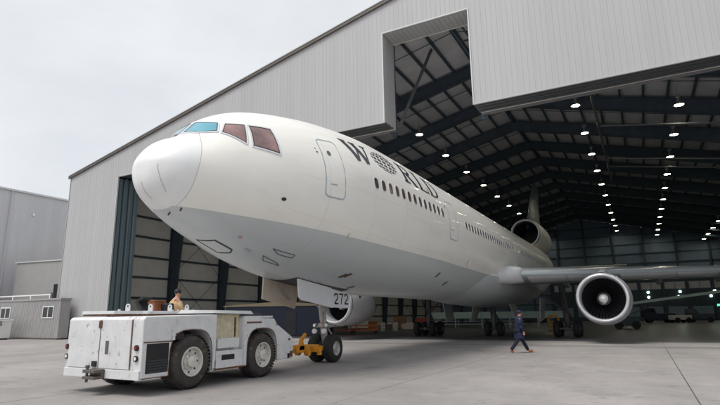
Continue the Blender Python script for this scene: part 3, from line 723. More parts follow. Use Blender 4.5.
# engines
def engine(x, y, z):
    e = MB().lathe([(.10, 1.153), (.0, 1.181), (-.01, 1.219), (.06, 1.285), (.5, 1.38), (1.4, 1.436), (2.6, 1.399), (3.6, 1.247), (4.2, 1.115), (4.2, 1.058), (3.2, 1.134), (1.3, 1.134), (.5, 1.115), (.10, 1.153)], (x, y - SY, z), (0, 1, -.025), 48).build('engine', 'nacelle', A, smooth=True)
    ax = Vector((0, 1, -.025)).normalized(); o = Vector((x, y - SY, z))
    MB().lathe([(.30, 1.122), (.12, 1.139), (.02, 1.167), (-.025, 1.219), (.02, 1.278), (.16, 1.328), (.30, 1.356), (.30, 1.342)], o, ax, 56).build('inlet_lip', 'lip_metal', e, smooth='all')
    MB().lathe([(.62, .001), (.65, .09), (.84, .22), (1.12, .36), (1.3, .36)], o, ax, 28).build('spinner', 'spinner', e, smooth='all')
    # painted spiral on the spinner, a raised comma-shaped blade of paint
    mm = MB(); rows = []; aa = ax.orthogonal().normalized(); bb = ax.cross(aa)
    def sp(r):
        for (a, x), (b, y) in zip(((0, .62), (.09, .65), (.22, .84)), ((.09, .65), (.22, .84), (.40, 1.21))):
            if r <= b: return x + (y - x) * (r - a) / (b - a) - .022
    for i in range(25):
        t = i / 24; ang = 1.2 + t * 1.7; ro = .19 + .15 * t; ri = .16 + .17 * t ** 1.5
        rows.append([o + ax * sp(q) + (aa * math.cos(ang) + bb * math.sin(ang)) * q for q in (ri, (ri + ro) / 2, ro)])
    mm.grid(rows); mm.lathe([(sp(q), q) for q in (.001, .05, .09, .14, .19, .22, .235)], o, ax, 24)
    mm.build('spinner_spiral', 'white_plain', e, smooth='all')
    fb = None; nb_ = 38
    for i in range(nb_):
        if fb is None:
            rows = []
            for j in range(6):
                r = .34 + .79 * j / 5; tw = R(25 + 38 * j / 5); c = .10 + .05 * j / 5
                rows.append([(math.sin(tw) * c * q, -math.cos(tw) * c * q * -1, r) for q in (-1, 0, 1)])
            fo = MB().grid(rows).build('fan_blade', 'fan_metal', e, smooth='all'); fb = fo.data
        else:
            fo = bpy.data.objects.new('fan_blade', fb); COL.objects.link(fo); fo.parent = e
        fo.matrix_local = Matrix.Translation(o + ax * 1.22) @ Matrix.Rotation(2 * math.pi * i / nb_, 4, 'Y')
    MB().lathe([(1.5, 0.01), (1.5, 1.125)], o, ax, 32).build('fan_back', 'gear_dark', e)
    MB().lathe([(3.4, 0.8977), (4.9, 0.8), (5.4, 0.62), (5.4, 0.55), (4.2, 0.6)], o, ax, 32).build('core_cowl', 'bare_metal', e, smooth=True)
    MB().lathe([(4.6, 0.42), (5.6, 0.34), (6.3, 0.05), (6.32, 0.001)], o, ax, 20).build('exhaust_cone', 'bare_metal', e, smooth=True)
    mm = MB(); P = [(1.0, 1.45), (3.2, 1.75), (8.0, 1.62), (8.6, 1.3), (5.4, .7), (3.9, 1.1)]
    mm.prism([(y - SY + a, z + b) for a, b in P], 'x', x - .2, x + .2); mm.build('pylon', 'nacelle', A, bevel=.08)
    # badge on the cowl
    sgn = 1 if x > 0 else 1
    mm = MB(); ang0 = R(20)
    for da, h_ in ((0, .34),):
        pts = []
        for dy, dz in ((0, -.17), (.22, -.17), (.22, .17), (0, .17)):
            pts.append((x + math.cos(ang0) * 1.444, y - SY + 1.2 + dy, z - .03 + math.sin(ang0) * 1.444 + dz * .9))
        mm.add(pts, [(0, 1, 2, 3)])
    mm.build('cowl_badge', 'paint_navy', e)
    return e
engine(8.38, 31.3, 2.43); engine(-8.38, 31.3, 2.43)
# tail engine in the fin
o_ = Vector((0, 49.2, 10.13))
te = MB().lathe([(.3, 1.32), (.0, 1.36), (-.03, 1.42), (.05, 1.50), (.6, 1.62), (3, 1.72), (6.5, 1.66), (9, 1.42), (11, 1.1), (11, 1.02), (8, 1.0)], o_, (0, 1, -.02), 40).build('tail_engine', 'airliner_paint', A, smooth=True)
MB().lathe([(.35, 1.30), (.1, 1.335), (-.02, 1.38), (-.06, 1.43), (0, 1.49), (.25, 1.56), (.25, 1.54)], o_, (0, 1, -.02), 40).build('inlet_lip', 'lip_metal', te, smooth='all')
MB().lathe([(.35, 1.30), (2.5, 1.22), (5, 1.15), (5, .001)], o_, (0, 1, -.02), 40).build('inlet_duct', 'gear_dark', te, smooth=True)
mm = MB(); mm.prism([(51.0, 8.2), (60.0, 7.9), (59.5, 9.2), (52.0, 9.2)], 'x', -.35, .35); mm.build('engine_support', 'airliner_paint', A, bevel=.1)
rows = []
for z, le, ch, th in ((10.8, 50.6, 9.2, .42), (12.2, 51.9, 7.9, .36), (14.5, 54.1, 6.0, .28), (17.3, 56.8, 3.9, .18)):
    rows.append([(y * th * 1.6, le + x * ch, z) for x, y in FO])
m = MB(); m.grid(rows); m.f.append(tuple(range(3 * len(FO), 4 * len(FO)))); m.build('tail_fin', 'fin_dark', A, smooth='all')
for sgn in (1, -1):
    rows = []
    for of, le, ch, th, z in ((1.0, 50.4, 6.8, .36, 6.3), (4.5, 53.2, 4.9, .28, 6.5), (9.2, 57.0, 2.6, .16, 6.8)): rows.append([(sgn * of, le + x * ch, z + y * th * 1.6) for x, y in FO])
    m = MB(); m.grid(rows); m.f.append(tuple(range(2 * len(FO), 3 * len(FO)))); m.build('tailplane', 'wing_grey', A, smooth='all')

# landing gear
def tyre_prof(r, w): return [(-w / 2, r * .52), (-w / 2, r * .78), (-w * .46, r * .90), (-w * .33, r * .975), (-w * .2, r), (w * .2, r), (w * .33, r * .975), (w * .46, r * .90), (w / 2, r * .78), (w / 2, r * .52)]
def wheel(parent, x, y, z, r, w, rim='gear_grey', outw=1):
    MB().lathe(tyre_prof(r, w), (x, y, z), (1, 0, 0), 36, close=True).build('tyre', 'rubber', parent, smooth=True)
    MB().lathe([(-w * .42, .001), (-w * .42, r * .2), (-w * .30, r * .3), (-w * .30, r * .44), (-w * .49, r * .54), (w * .49, r * .54), (w * .30, r * .44), (w * .30, r * .3), (w * .42, r * .2), (w * .42, .001)], (x, y, z), (1, 0, 0), 28).build('wheel_rim', rim, parent, smooth=True)
NGY = 16.75 - SY; NGX = -.10
ng = MB().cyl((NGX, NGY, .55), (NGX, NGY - .35, 3.0), .115, .15, 16).build('nose_gear', 'gear_grey', A, smooth=True)
MB().cyl((NGX, NGY - .02, .5), (NGX, NGY - .1, 1.25), .085, .085, 14).build('oleo_piston', 'bare_metal', ng, smooth=True)
MB().cyl((NGX - .42, NGY, .497), (NGX + .42, NGY, .497), .07, n=12).build('axle', 'gear_grey', ng, smooth=True)
for x in (-.32, .32): wheel(ng, NGX + x, NGY, .497, .497, .36)
MB().box(NGX - .28, NGX + .28, NGY - .30, NGY + .06, 1.22, 1.38).build('steering_collar', 'gear_grey', ng, bevel=.03)
for s in (-1, 1):
    MB().cyl((NGX + s * .26, NGY - .33, 1.30), (NGX + s * .26, NGY + .10, 1.30), .06, n=10).build('steering_cylinder', 'bare_metal', ng)
    MB().cyl((NGX + s * .12, NGY - .15, 1.9), (NGX + s * .42, NGY - 1.0, 2.75), .045, n=8).build('drag_brace', 'gear_grey', ng)
    MB().cyl((NGX + s * .2, NGY - .36, 1.1), (NGX + s * .2, NGY - .44, 1.1), .09, n=12).build('taxi_light', 'lens_white', ng)
MB().tube([(NGX + .05, NGY + .16, .62), (NGX + .04, NGY + .42, .95), (NGX + .02, NGY + .1, 1.25)], .035).build('torque_link', 'gear_grey', ng)
MB().tube([(NGX - .1, NGY - .2, 1.5), (NGX - .2, NGY - .42, 1.2), (NGX - .12, NGY - .3, .85), (NGX - .05, NGY - .1, .6)], .018).build('hydraulic_hose', 'gear_dark', ng)
MB().tube([(NGX + .12, NGY - .28, 1.75), (NGX + .22, NGY - .5, 1.35), (NGX + .1, NGY - .3, .95)], .016).build('hydraulic_hose', 'cart_red', ng)
# nose gear doors: port outer skin, starboard inner face, numbered strut door
def gdoor(x, poly, name, mat, th=.05, lean=0):
    mm = MB(); k = len(poly); zt = max(z for y, z in poly); L_ = lambda z: lean * (zt - z)
    mm.add([(x + L_(z), y - SY, z) for y, z in poly] + [(x + th + L_(z), y - SY, z) for y, z in poly], [tuple(range(k)), tuple(range(2 * k - 1, k - 1, -1))] + [(i, i + k, (i + 1) % k + k, (i + 1) % k) for i in range(k)])
    return mm.build(name, mat, A, bevel=.02)
gdoor(.62, [(13.86, 2.82), (15.94, 2.60), (15.93, 1.90), (14.0, 2.14), (13.88, 2.22)], 'gear_door', 'fairing_pale', lean=.06)
gdoor(-.70, [(13.80, 2.95), (15.98, 3.0), (15.72, 1.90), (13.80, 2.20)], 'gear_door', 'door_beige', lean=-.06)
nd = gdoor(.60, [(15.97, 2.58), (17.34, 2.42), (17.17, 1.90), (15.97, 1.92)], 'strut_door', 'fairing_pale', lean=.06)
mm = MB()
def dig(strokes, y0, z0, w_, h_):
    for pts in strokes:
        for (u0_, v0_), (u1_, v1_) in zip(pts, pts[1:]):
            a = Vector((0, y0 + u0_ * w_, z0 + v0_ * h_)); b = Vector((0, y0 + u1_ * w_, z0 + v1_ * h_)); d = (b - a).normalized(); q = Vector((0, -d.z, d.y)) * .027; d = d * .02
            vs = []
            for p in (a - d - q, b + d - q, b + d + q, a - d + q): vs.append((.656 + .06 * (2.58 - p.z), p.y - SY, p.z))
            mm.add(vs, [(0, 1, 2, 3)])
two = [[(0, .78), (.12, .95), (.5, 1), (.88, .95), (1, .76), (.9, .55), (.3, .22), (0, 0), (1, 0)]]; sev = [[(0, 1), (1, 1), (.55, .45), (.35, 0)]]
for i, g in enumerate((two, sev, two)): dig(g, 16.14 + i * .36, 2.06 - .0 * i, .24, .34)
mm.build('fleet_number', 'paint_dark', nd)
# dark patch on the belly skin, painting the shade of the open bay
MB().grid(quadpatch([(5.75, -102), (9.1, -102), (9.1, -78), (5.75, -78)], .008, 10, 8)).build('gear_bay_shade', 'gear_dark', A)
for s in (-1, 1): MB().cyl((s * .5, 14.6 - SY, 2.55), (s * .66, 15.3 - SY, 2.2), .03, n=8).build('door_rod', 'gear_grey', A)
def main_gear(x, four=True, dx=.66):
    y = 41.4 - SY
    g = MB().cyl((x, y, .6), (x * .97, y - .25, 3.6), .19, .24, 16).build('main_gear', 'gear_shaded', A, smooth=True)
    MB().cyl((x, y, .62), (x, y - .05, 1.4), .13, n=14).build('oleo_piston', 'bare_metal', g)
    if four: MB().box(x - .12, x + .12, y - .95, y + .95, .45, .68).build('bogie_beam', 'gear_shaded', g, bevel=.04)
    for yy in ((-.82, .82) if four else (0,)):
        MB().cyl((x - dx * .9, y + yy, .56), (x + dx * .9, y + yy, .56), .08, n=10).build('axle', 'gear_shaded', g)
        for sx_ in (-dx, dx): wheel(g, x + sx_, y + yy, .555, .555, .44, 'gear_shaded')
    MB().cyl((x, y - .1, 1.7), (x * .7, y - .5, 3.1), .075, n=10).build('side_brace', 'gear_shaded', g)
    MB().cyl((x, y - .1, 1.5), (x, y - 1.6, 3.1), .06, n=10).build('drag_brace', 'gear_shaded', g)
    MB().tube([(x + .2, y + .2, .8), (x + .2, y + .6, 1.2), (x + .2, y + .1, 1.6)], .05).build('torque_link', 'gear_shaded', g)
    return g
main_gear(-5.33); main_gear(5.33); main_gear(0, False, .48)
for x, y0, lean in ((-1.15, 40.3, -.35), (1.3, 40.4, .35), (-3.7, 40.2, .1), (3.7, 40.2, -.1)):
    mm = MB(); mm.add([(x, y0 - SY, 2.75), (x, y0 + 2.2 - SY, 2.75), (x + lean * 1.5, y0 + 2.2 - SY, 1.25), (x + lean * 1.5, y0 + .3 - SY, 1.05), (x + .06, y0 - SY, 2.75), (x + .06, y0 + 2.2 - SY, 2.75), (x + .06 + lean * 1.5, y0 + 2.2 - SY, 1.25), (x + .06 + lean * 1.5, y0 + .3 - SY, 1.05)], [(0, 1, 2, 3), (7, 6, 5, 4), (0, 4, 5, 1), (1, 5, 6, 2), (2, 6, 7, 3), (3, 7, 4, 0)])
    mm.build('gear_door', 'nacelle', A)

# ------------------------------------------------------------------ tug
TX, TY = -10.80, 10.70
T = thing('aircraft_tug', 'boxy rust-stained white aircraft tow tractor coupled to the nose gear', 'tow tractor', (TX, TY, 0))
def Y(y): return y - TY
def arch(yc, w0, w1, zt, zb):
    return [(yc + w0, zb)] + [(yc + w0 * (1 if math.cos(R(a)) > 0 else -1) * abs(math.cos(R(a))) ** .62, .72 + (zt - .72) * math.sin(R(a)) ** .8) for a in range(0, 181, 15)] + [(yc - w0, zb)]
def arch_old(yc, w0, w1, zt, zb): return [(yc + w0, zb), (yc + w0, .75), (yc + w1, zt - .10), (yc + w1 * .45, zt), (yc - w1 * .45, zt), (yc - w1, zt - .10), (yc - w0, .75), (yc - w0, zb)]
HX = 1.35
rear = [(Y(7.90), .34), (Y(7.90), 1.60), (Y(7.96), 1.66), (Y(10.10), 1.70), (Y(10.10), .38)] + arch(Y(9.33), .77, .55, 1.36, .38)[0:0]
ra = arch(Y(9.33), .67, .52, 1.35, .36)
rear = [(Y(7.90), .36), (Y(7.90), 1.60), (Y(7.96), 1.66), (Y(10.14), 1.70), (Y(10.14), .36)] + ra
HL = -1.22
body = MB().prism(rear, 'x', HL, HX).build('rear_body', 'tug_white', T, bevel=.025)
fa = arch(Y(11.97), .65, .50, 1.32, .36)
front = [(Y(11.16), .36), (Y(11.16), 1.62), (Y(12.50), 1.58), (Y(12.64), 1.42), (Y(13.36), 1.05), (Y(13.46), .98), (Y(13.46), .40)] + [(y, z) for y, z in fa]
front[-len(fa)] = (Y(11.97) + .65, .40)
fb_ = MB().prism(front, 'x', HL, HX).build('front_body', 'tug_white', T, bevel=.025)
# inner chassis between the wheels
MB().box(-.80, .80, Y(8.1), Y(13.3), .42, 1.28).build('chassis', 'tug_black', T)
# middle: step well and cab side
MB().box(HL + .02, HX - .16, Y(10.145), Y(11.155), .40, 1.06).build('mid_body', 'tug_white', T)
MB().box(.30, HX - .16, Y(10.145), Y(11.155), 1.065, 1.70).build('cab_side', 'tug_cream', T)
MB().box(HL, HL + .1, Y(10.145), Y(11.155), 1.065, 1.66).build('cab_side', 'tug_white', T)
MB().box(HX - .155, HX + .02, Y(10.20), Y(10.98), .86, 1.10).build('step_box', 'tug_white', T, bevel=.015)
MB().box(HX - .155, HX + .005, Y(10.15), Y(11.15), .36, .80).build('step_plate', 'tug_white', T, bevel=.01)
MB().box(HX - .02, HX + .008, Y(10.34), Y(10.82), .57, .70).build('step_slot', 'tug_black', T)
MB().box(HX - .15, HX + .012, Y(10.15), Y(11.15), .34, .385).build('sill_edge', 'tug_rust', T)
MB().box(HX - .158, HX - .13, Y(10.19), Y(10.26), 1.1, 1.66).build('hinge_strip', 'tug_rust', T)
MB().box(HX - .158, HX - .135, Y(10.96), Y(11.0), 1.12, 1.62).build('hinge_strip', 'tug_rust', T)
# sloping lid over the cab side
mm = MB(); mm.add([(.0, Y(9.95), 1.73), (HX + .01, Y(9.95), 1.73), (HX + .01, Y(11.55), 1.70), (.0, Y(11.55), 1.70), (.0, Y(10.2), 1.83), (HX - .08, Y(10.15), 1.80), (HX - .06, Y(11.52), 1.79), (.0, Y(11.52), 1.83)], [(0, 1, 2, 3), (4, 5, 6, 7), (0, 1, 5, 4), (1, 2, 6, 5), (2, 3, 7, 6), (3, 0, 4, 7)])
mm.build('cab_lid', 'tug_white', T, bevel=.01)
MB().box(.0, HX - .02, Y(11.2), Y(12.45), 1.60, 1.655).build('hood_lid', 'tug_white', T, bevel=.01)
MB().box(HX + .002, HX + .012, Y(11.22), Y(11.9), 1.46, 1.50).build('hood_seam', 'tug_rust', T)
MB().box(HX - .03, HX + .015, Y(11.17), Y(11.25), .40, 1.60).build('corner_strip', 'tug_white', T)
# raised engine cover plates with rusty gasket, lifting lugs and bolts
for a, b, c, d in ((-1.10, .07, 8.12, 8.93), (-1.10, .07, 9.08, 10.75)):
    MB().box(a + .02, b - .02, Y(c) + .02, Y(d) - .02, 1.69, 1.725).build('cover_gasket', 'tug_rust', T)
    MB().box(a, b, Y(c), Y(d), 1.725, 1.80).build('cover_plate', 'tug_white', T, bevel=.01)
for x, y in ((.02, 8.52), (.02, 9.18), (.02, 9.80), (.02, 10.38)):
    mm = MB(); mm.prism([(-.055, 0), (.055, 0), (.055, .11)] + [(.055 * math.cos(R(a)), .11 + .06 * math.sin(R(a))) for a in (30, 60, 90, 120, 150)] + [(-.055, .11)], 'y', -.012, .012)
    lg = mm.build('lifting_lug', 'tug_white', T, loc=(x, Y(y), 1.80)); lg.rotation_euler = (0, 0, R(28))
    MB().cyl((0, -.014, .11), (0, .014, .11), .02, n=10).build('lug_hole', 'tug_black', lg)
for x, y in ((-.05, 9.95), (.0, 10.1), (.0, 10.65), (.0, 8.3)): MB().cyl((x, Y(y), 1.80), (x, Y(y), 1.835), .03, n=8).build('cover_bolt', 'tug_white', T)
# rear face: two doors, lamps, hitch
for a, b in ((-1.12, -.03), (.0, 1.0)):
    MB().box(a, b, Y(7.872), Y(7.897), .55, 1.60).build('rear_door', 'tug_white', T, bevel=.008)
MB().box(-.024, -.010, Y(7.880), Y(7.8985), .56, 1.6).build('door_seam', 'tug_rust', T)
MB().box(1.008, 1.022, Y(7.885), Y(7.8985), .5, 1.6).build('door_seam', 'tug_rust', T)
MB().box(-.07, .03, Y(7.855), Y(7.870), 1.42, 1.58).build('door_latch', 'tug_rust', T)
MB().box(.20, .30, Y(7.862), Y(7.8712), .86, 1.14).build('door_handle', 'pipe_grey', T)
MB().box(HL + .02, HX - .01, Y(7.862), Y(7.898), .34, .535).build('rear_bumper', 'tug_white', T, bevel=.01)
for x in (-1.165, 1.20):
    for z, mt in ((1.0, 'lens_red'), (.78, 'lens_white')):
        lm = MB().cyl((x, Y(7.898), z), (x, Y(7.86), z), .062, n=14).build('rear_lamp', 'tug_black', T)
        MB().cyl((x, Y(7.868), z), (x, Y(7.852), z), .036, n=14).build('lamp_lens', mt, lm)
MB().box(-.20, -.05, Y(7.84), Y(7.87), .58, .70).build('socket_box', 'tug_black', T)
mm = MB(); mm.box(-.14, .26, Y(7.60), Y(7.86), .47, .54); mm.box(-.14, .26, Y(7.60), Y(7.86), .34, .40); mm.box(-.14, .26, Y(7.78), Y(7.86), .40, .47); mm.cyl((-.06, Y(7.66), .27), (-.06, Y(7.66), .60), .03, n=10); mm.cyl((-.06, Y(7.66), .58), (-.06, Y(7.66), .63), .05, n=10)
mm.build('tow_hitch', 'trim_dark', T, bevel=.01)
# side: louvred grille, vent, seams, rust runs
MB().box(HX - .05, HX + .006, Y(8.02), Y(8.63), .46, 1.08).build('grille', 'tug_black', T)
for i in range(5):
    z = .48 + i * .055; mm = MB(); mm.add([(HX + .004, Y(8.05), z + .04), (HX + .022, Y(8.05), z), (HX + .022, Y(8.61), z), (HX + .004, Y(8.61), z + .04)], [(0, 1, 2, 3)]); mm.build('louvre', 'glass_dark', T)
MB().box(HX - .03, HX + .005, Y(8.82), Y(9.06), 1.14, 1.28).build('side_vent', 'tug_black', T)
MB().box(HX + .001, HX + .012, Y(7.93), Y(8.70), 1.10, 1.125).build('side_seam', 'tug_rust', T)
MB().box(HX + .001, HX + .020, Y(8.68), Y(8.78), 1.13, 1.63).build('corner_strip', 'tug_white', T)
MB().box(HX + .001, HX + .010, Y(10.03), Y(10.10), .40, 1.62).build('corner_strip', 'tug_white', T)
for y0, y1, z0, z1 in ((7.92, 8.57, .352, .372), (13.28, 13.42, .45, .62), (10.06, 10.13, .38, .58)): MB().box(HX + .001, HX + .007, Y(y0), Y(y1), z0, z1).build('rust_edge', 'tug_rust', T)
for ar in (ra, fa):
    pts = [(HX + .004, y, z) for y, z in ar]; mm = MB(); mm.tube(pts, .009, 6); mm.build('arch_lip', 'tug_rust', T)
# front: lamp, bumper plate with pads
MB().box(HX - .02, HX + .012, Y(13.20), Y(13.28), .93, .99).build('side_marker', 'lens_red', T)
mm = MB(); mm.box(-1.1, 1.1, Y(13.465), Y(13.62), .42, .86); mm.build('front_bumper', 'tug_white', T, bevel=.02)
for x in (-1.0, -.35, .35, 1.0): MB().box(x - .09, x + .09, Y(13.625), Y(13.72), .40, .92).build('bumper_pad', 'tug_white', T, bevel=.015)
MB().box(HX - .04, HX + .006, Y(13.16), Y(13.27), .42, .56).build('tie_down', 'tug_black', T)
# wheels
for yy, rr in ((9.33, .62), (11.97, .60)):
    for sx_ in (-1, 1):
        x = 1.16 if sx_ > 0 else -1.02
        wl = MB().lathe(tyre_prof(rr, .44), (0, 0, 0), (1, 0, 0), 40, close=True).build('tyre', 'tug_tyre', T, smooth=True, loc=(x, Y(yy), rr))
        q = sx_
        MB().lathe([(q * .16, .33), (q * .235, .335), (q * .235, .31), (q * .13, .285), (q * .12, .20), (q * .16, .185), (q * .16, .13), (q * .23, .125), (q * .24, .10), (q * .24, .001)], (0, 0, 0), (1, 0, 0), 32).build('wheel_rim', 'rim_paint', wl, smooth=True)
        for i in range(8):
            a = 2 * math.pi * i / 8 + .2
            MB().cyl((q * .12, .155 * math.cos(a), .155 * math.sin(a)), (q * .195, .155 * math.cos(a), .155 * math.sin(a)), .02, n=6).build('wheel_nut', 'rim_paint', wl)
        for i in range(8):
            a = 2 * math.pi * i / 8
            MB().cyl((q * .126, .243 * math.cos(a), .243 * math.sin(a)), (q * .131, .243 * math.cos(a), .243 * math.sin(a)), .026, n=8).build('rim_hole', 'tug_black', wl)
# tread blocks on the tyres
for o in [c for c in T.children if c.name.startswith('tyre')]:
    rr = o.location.z; mm = MB()
    for i in range(44):
        a = 2 * math.pi * i / 44
        for sd in (-1, 1):
            a2 = a + (math.pi / 44 if sd > 0 else 0); c_, s_ = math.cos(a2), math.sin(a2); 
            u = Vector((0, c_, s_)); t_ = Vector((0, -s_, c_)); P0 = Vector((sd * .115, 0, 0)) + u * (rr - .008)
            vs = [P0 + Vector((i_ * .085, 0, 0)) + t_ * j_ * .028 + u * k_ * .012 for k_ in (0, 1) for i_, j_ in ((-1, -1), (1, -1), (1, 1), (-1, 1))]
            mm.add(vs, [(4, 5, 6, 7), (0, 1, 5, 4), (1, 2, 6, 5), (2, 3, 7, 6), (3, 0, 4, 7)])
    tb = mm.build('tread_blocks', 'tug_tyre', o, recalc=False); tb['kind'] = 'stuff'
# driver's seats behind the cover plates
def seat(x, y, mat, rz):
    st = MB().box(-.24, .24, -.05, .42, 1.32, 1.42).build('seat', mat, T, bevel=.03, loc=(x, Y(y), 0)); st.rotation_euler = (0, 0, rz)
    mm = MB(); mm.prism([(-.12, 1.38), (.0, 1.38), (-.10, 2.02), (-.22, 2.0)], 'x', -.24, .24); mm.build('backrest', mat, st, bevel=.03)
seat(-.62, 10.40, 'tug_black', 0)
MB().box(-1.24, -.02, Y(10.3), Y(11.1), 1.066, 1.32).build('seat_base', 'tug_black', T)
bx_ = thing('storage_box', 'brown wooden box on the tug deck beside the black folded seat back', 'box', (TX - .98, TY - .55, 1.80))
MB().box(-.22, .22, -.18, .18, .0, .26).build('box_shell', 'seat_brown', bx_, bevel=.02); MB().box(-.235, .235, -.195, .195, .262, .30).build('box_lid', 'seat_brown', bx_, bevel=.01)
fs_ = thing('folded_seat', 'black folded seat back leaning over the tug cover plates', 'seat', (TX - .62, TY - 1.15, 1.80))
mm = MB(); mm.prism([(-.05, .0), (.09, .0), (-.10, .24), (.10, .32), (.05, .38), (-.24, .26)], 'y', -.16, .16); mm.build('seat_back', 'tug_black', fs_, bevel=.02); MB().box(-.06, .10, -.13, .13, 0, .03).build('seat_bracket', 'pipe_grey', fs_)

# tow bar between tug and nose gear
tb = thing('tow_bar', 'short orange tow bar head joining the tug to the nose wheels', 'tow bar', (-10.45, 14.9, 0))
MB().cyl((0, -1.15, .62), (.0, 1.15, .52), .075, n=14).build('bar', 'tow_orange', tb, smooth=True)
mm = MB(); mm.box(-.30, .30, .95, 1.15, .40, .66); mm.box(-.32, -.2, 1.15, 1.55, .42, .60); mm.box(.2, .32, 1.15, 1.55, .42, .60); mm.build('tow_head', 'tow_orange', tb, bevel=.03)
for x in (-.26, .26): MB().cyl((x, 1.2, .30), (x, 1.2, .56), .09, n=12).build('head_pin', 'tow_orange', tb)
mm = MB(); mm.prism([(.10, .5), (.50, .5), (.36, .80), (.58, 1.02), (.50, 1.08), (.20, .86)], 'x', .08, .16); mm.build('release_lever', 'tow_orange', tb, bevel=.015)
mm = MB(); mm.box(-.16, .16, .0, .45, .42, .68); mm.build('shear_block', 'tow_orange', tb, bevel=.03)
for s in (-1, 1): MB().cyl((s * .12, .55, .42), (s * .28, .55, .42), .11, n=16).build('tension_pulley', 'tow_orange', tb)

# ------------------------------------------------------------------ people
def skin_obj(name, nodes, edges, mat, parent, root=0, sub=2):
    me = bpy.data.meshes.new(name); me.from_pydata([n_[0] for n_ in nodes], edges, []); me.materials.append(MAT[mat])
    o = bpy.data.objects.new(name, me); COL.objects.link(o); o.parent = parent
    md = o.modifiers.new('skin', 'SKIN'); md.use_smooth_shade = True
    if not me.skin_vertices: 
        bm = bmesh.new(); bm.from_mesh(me); bm.verts.layers.skin.verify(); bm.to_mesh(me); bm.free()
    for i, n_ in enumerate(nodes):
        r = n_[1]; me.skin_vertices[0].data[i].radius = r if isinstance(r, tuple) else (r, r); me.skin_vertices[0].data[i].use_root = (i == root)
    sb = o.modifiers.new('sub', 'SUBSURF'); sb.levels = sub; sb.render_levels = sub
    return o
def chain(nodes, edges, pts, start=None):
    prev = start
    for p in pts:
        nodes.append(p); i = len(nodes) - 1
        if prev is not None: edges.append((prev, i))
        prev = i
    return prev
def hand(nodes, edges, wrist, d, side):
    """palm and five fingers from a wrist node; d direction, side = thumb direction"""
    base = Vector(nodes[wrist][0]); d = Vector(d).normalized(); sd = Vector(side).normalized(); nrm = d.cross(sd)
    palm = chain(nodes, edges, [(tuple(base + d * .05), .026), (tuple(base + d * .085), .024)], wrist)
    for k, ln in enumerate((.072, .082, .076, .06)):
        o = base + d * .095 + sd * (.027 - .018 * k)
        chain(nodes, edges, [(tuple(o), .0095), (tuple(o + d * ln * .5 + nrm * .008), .0088), (tuple(o + d * ln * .85 + nrm * .03), .0075)], palm)
    o = base + d * .04 + sd * .034
    chain(nodes, edges, [(tuple(o), .011), (tuple(o + d * .03 + sd * .02), .010), (tuple(o + d * .055 + sd * .022 + nrm * .01), .008)], wrist + 1)
def head(nodes, edges, neck, c, fwd):
    """neck node -> skull with jaw and nose"""
    c = Vector(c); f = Vector(fwd).normalized()
    a = chain(nodes, edges, [(tuple(c + Vector((0, 0, -.07))), .066), (tuple(c), .088), (tuple(c + Vector((0, 0, .06)) - f * .012), .082), (tuple(c + Vector((0, 0, .105)) - f * .015), .05)], neck)
    chain(nodes, edges, [(tuple(c - Vector((0, 0, .075)) + f * .055), .045)], a - 3)
    chain(nodes, edges, [(tuple(c + f * .10 - Vector((0, 0, .02))), .017)], a - 2)
def face(par, c, f, hairmat):
    c = Vector(c); f = Vector(f).normalized(); s = Vector((0, 0, 1)).cross(f)
    for k in (-1, 1):
        mm = MB(); p = c + f * .084 + s * .032 * k + Vector((0, 0, .012)); mm.lathe([(-.008, .001), (-.006, .008), (0, .011), (.006, .008), (.008, .001)], p, f, 8); mm.build('eye', 'hair_dark', par, smooth=True)
        mm = MB(); p = c + s * .088 * k - f * .01; mm.lathe([(-.012, .001), (-.01, .022), (.01, .026), (.014, .001)], p, s * k, 10); mm.build('ear', 'skin', par, smooth=True)
    mm = MB(); p = c + f * .083 - Vector((0, 0, .058)); mm.bar(p - s * .024, p + s * .024, .014, .012); mm.build('mouth', 'lens_red', par, bevel=.004)
    # hair cap
    mm = MB(); rows = []
    for i in range(7):
        el = R(-18 + 108 * i / 6); row = []
        for j in range(17):
            az = R(55 + 250 * j / 16); q = f * math.cos(az) + s * math.sin(az)
            row.append(c + Vector((0, 0, .03)) + q * .104 * math.cos(el) + Vector((0, 0, 1)) * .108 * math.sin(el) - f * .006)
        rows.append(row)
    mm.grid(rows); mm.add([c + Vector((0, 0, .135)) - f * .006] + [c + Vector((0, 0, .03)) + (f * math.cos(R(a)) * .095 + s * math.sin(R(a)) * .10) + Vector((0, 0, .045 + .0 * a)) for a in range(-60, 61, 20)], [(0, i, i + 1) for i in range(1, 7)])
    o = mm.build('hair', hairmat, par, smooth='all'); so_ = o.modifiers.new('thick', 'SOLIDIFY'); so_.thickness = .012

# walking man (local +x is his heading)
W_ = thing('person', 'man in long dark blue coat and tan shoes walking past the main wheels', 'person', (-4.82, 23.56, 0), R(28))
N = []; Ed = []
hip = chain(N, Ed, [((0, 0, .93), (.13, .15))])
chest = chain(N, Ed, [((.02, 0, 1.10), (.12, .145)), ((.045, 0, 1.30), (.125, .165)), ((.06, 0, 1.42), (.09, .13)), ((.075, 0, 1.50), .055)], hip)
head(N, Ed, chest, (.105, 0, 1.63), (1, 0, -.08))
for sd, kn, an, toe in ((1, (.19, .09, .50), (.40, .09, .10), (.57, .09, .07)), (-1, (-.10, -.09, .49), (-.40, -.09, .13), (-.29, -.09, .03))):
    e = chain(N, Ed, [((.03 * sd, .09 * sd, .85), .085), (kn, .06), (an, .045), (toe, .035)], hip)
for sd, el, wr in ((-1, (.02, -.23, 1.12), (.13, -.24, .90)), (1, (-.03, .23, 1.12), (.03, .24, .88))):
    e = chain(N, Ed, [((.05, .17 * sd, 1.40), .06), (el, .045), (wr, .032)], chest - 1); hand(N, Ed, e, (.25, 0, -1), (1, 0, .2))
bd = skin_obj('body', N, Ed, 'skin', W_)
face(bd, (.105, 0, 1.63), (1, 0, -.08), 'hair_dark')
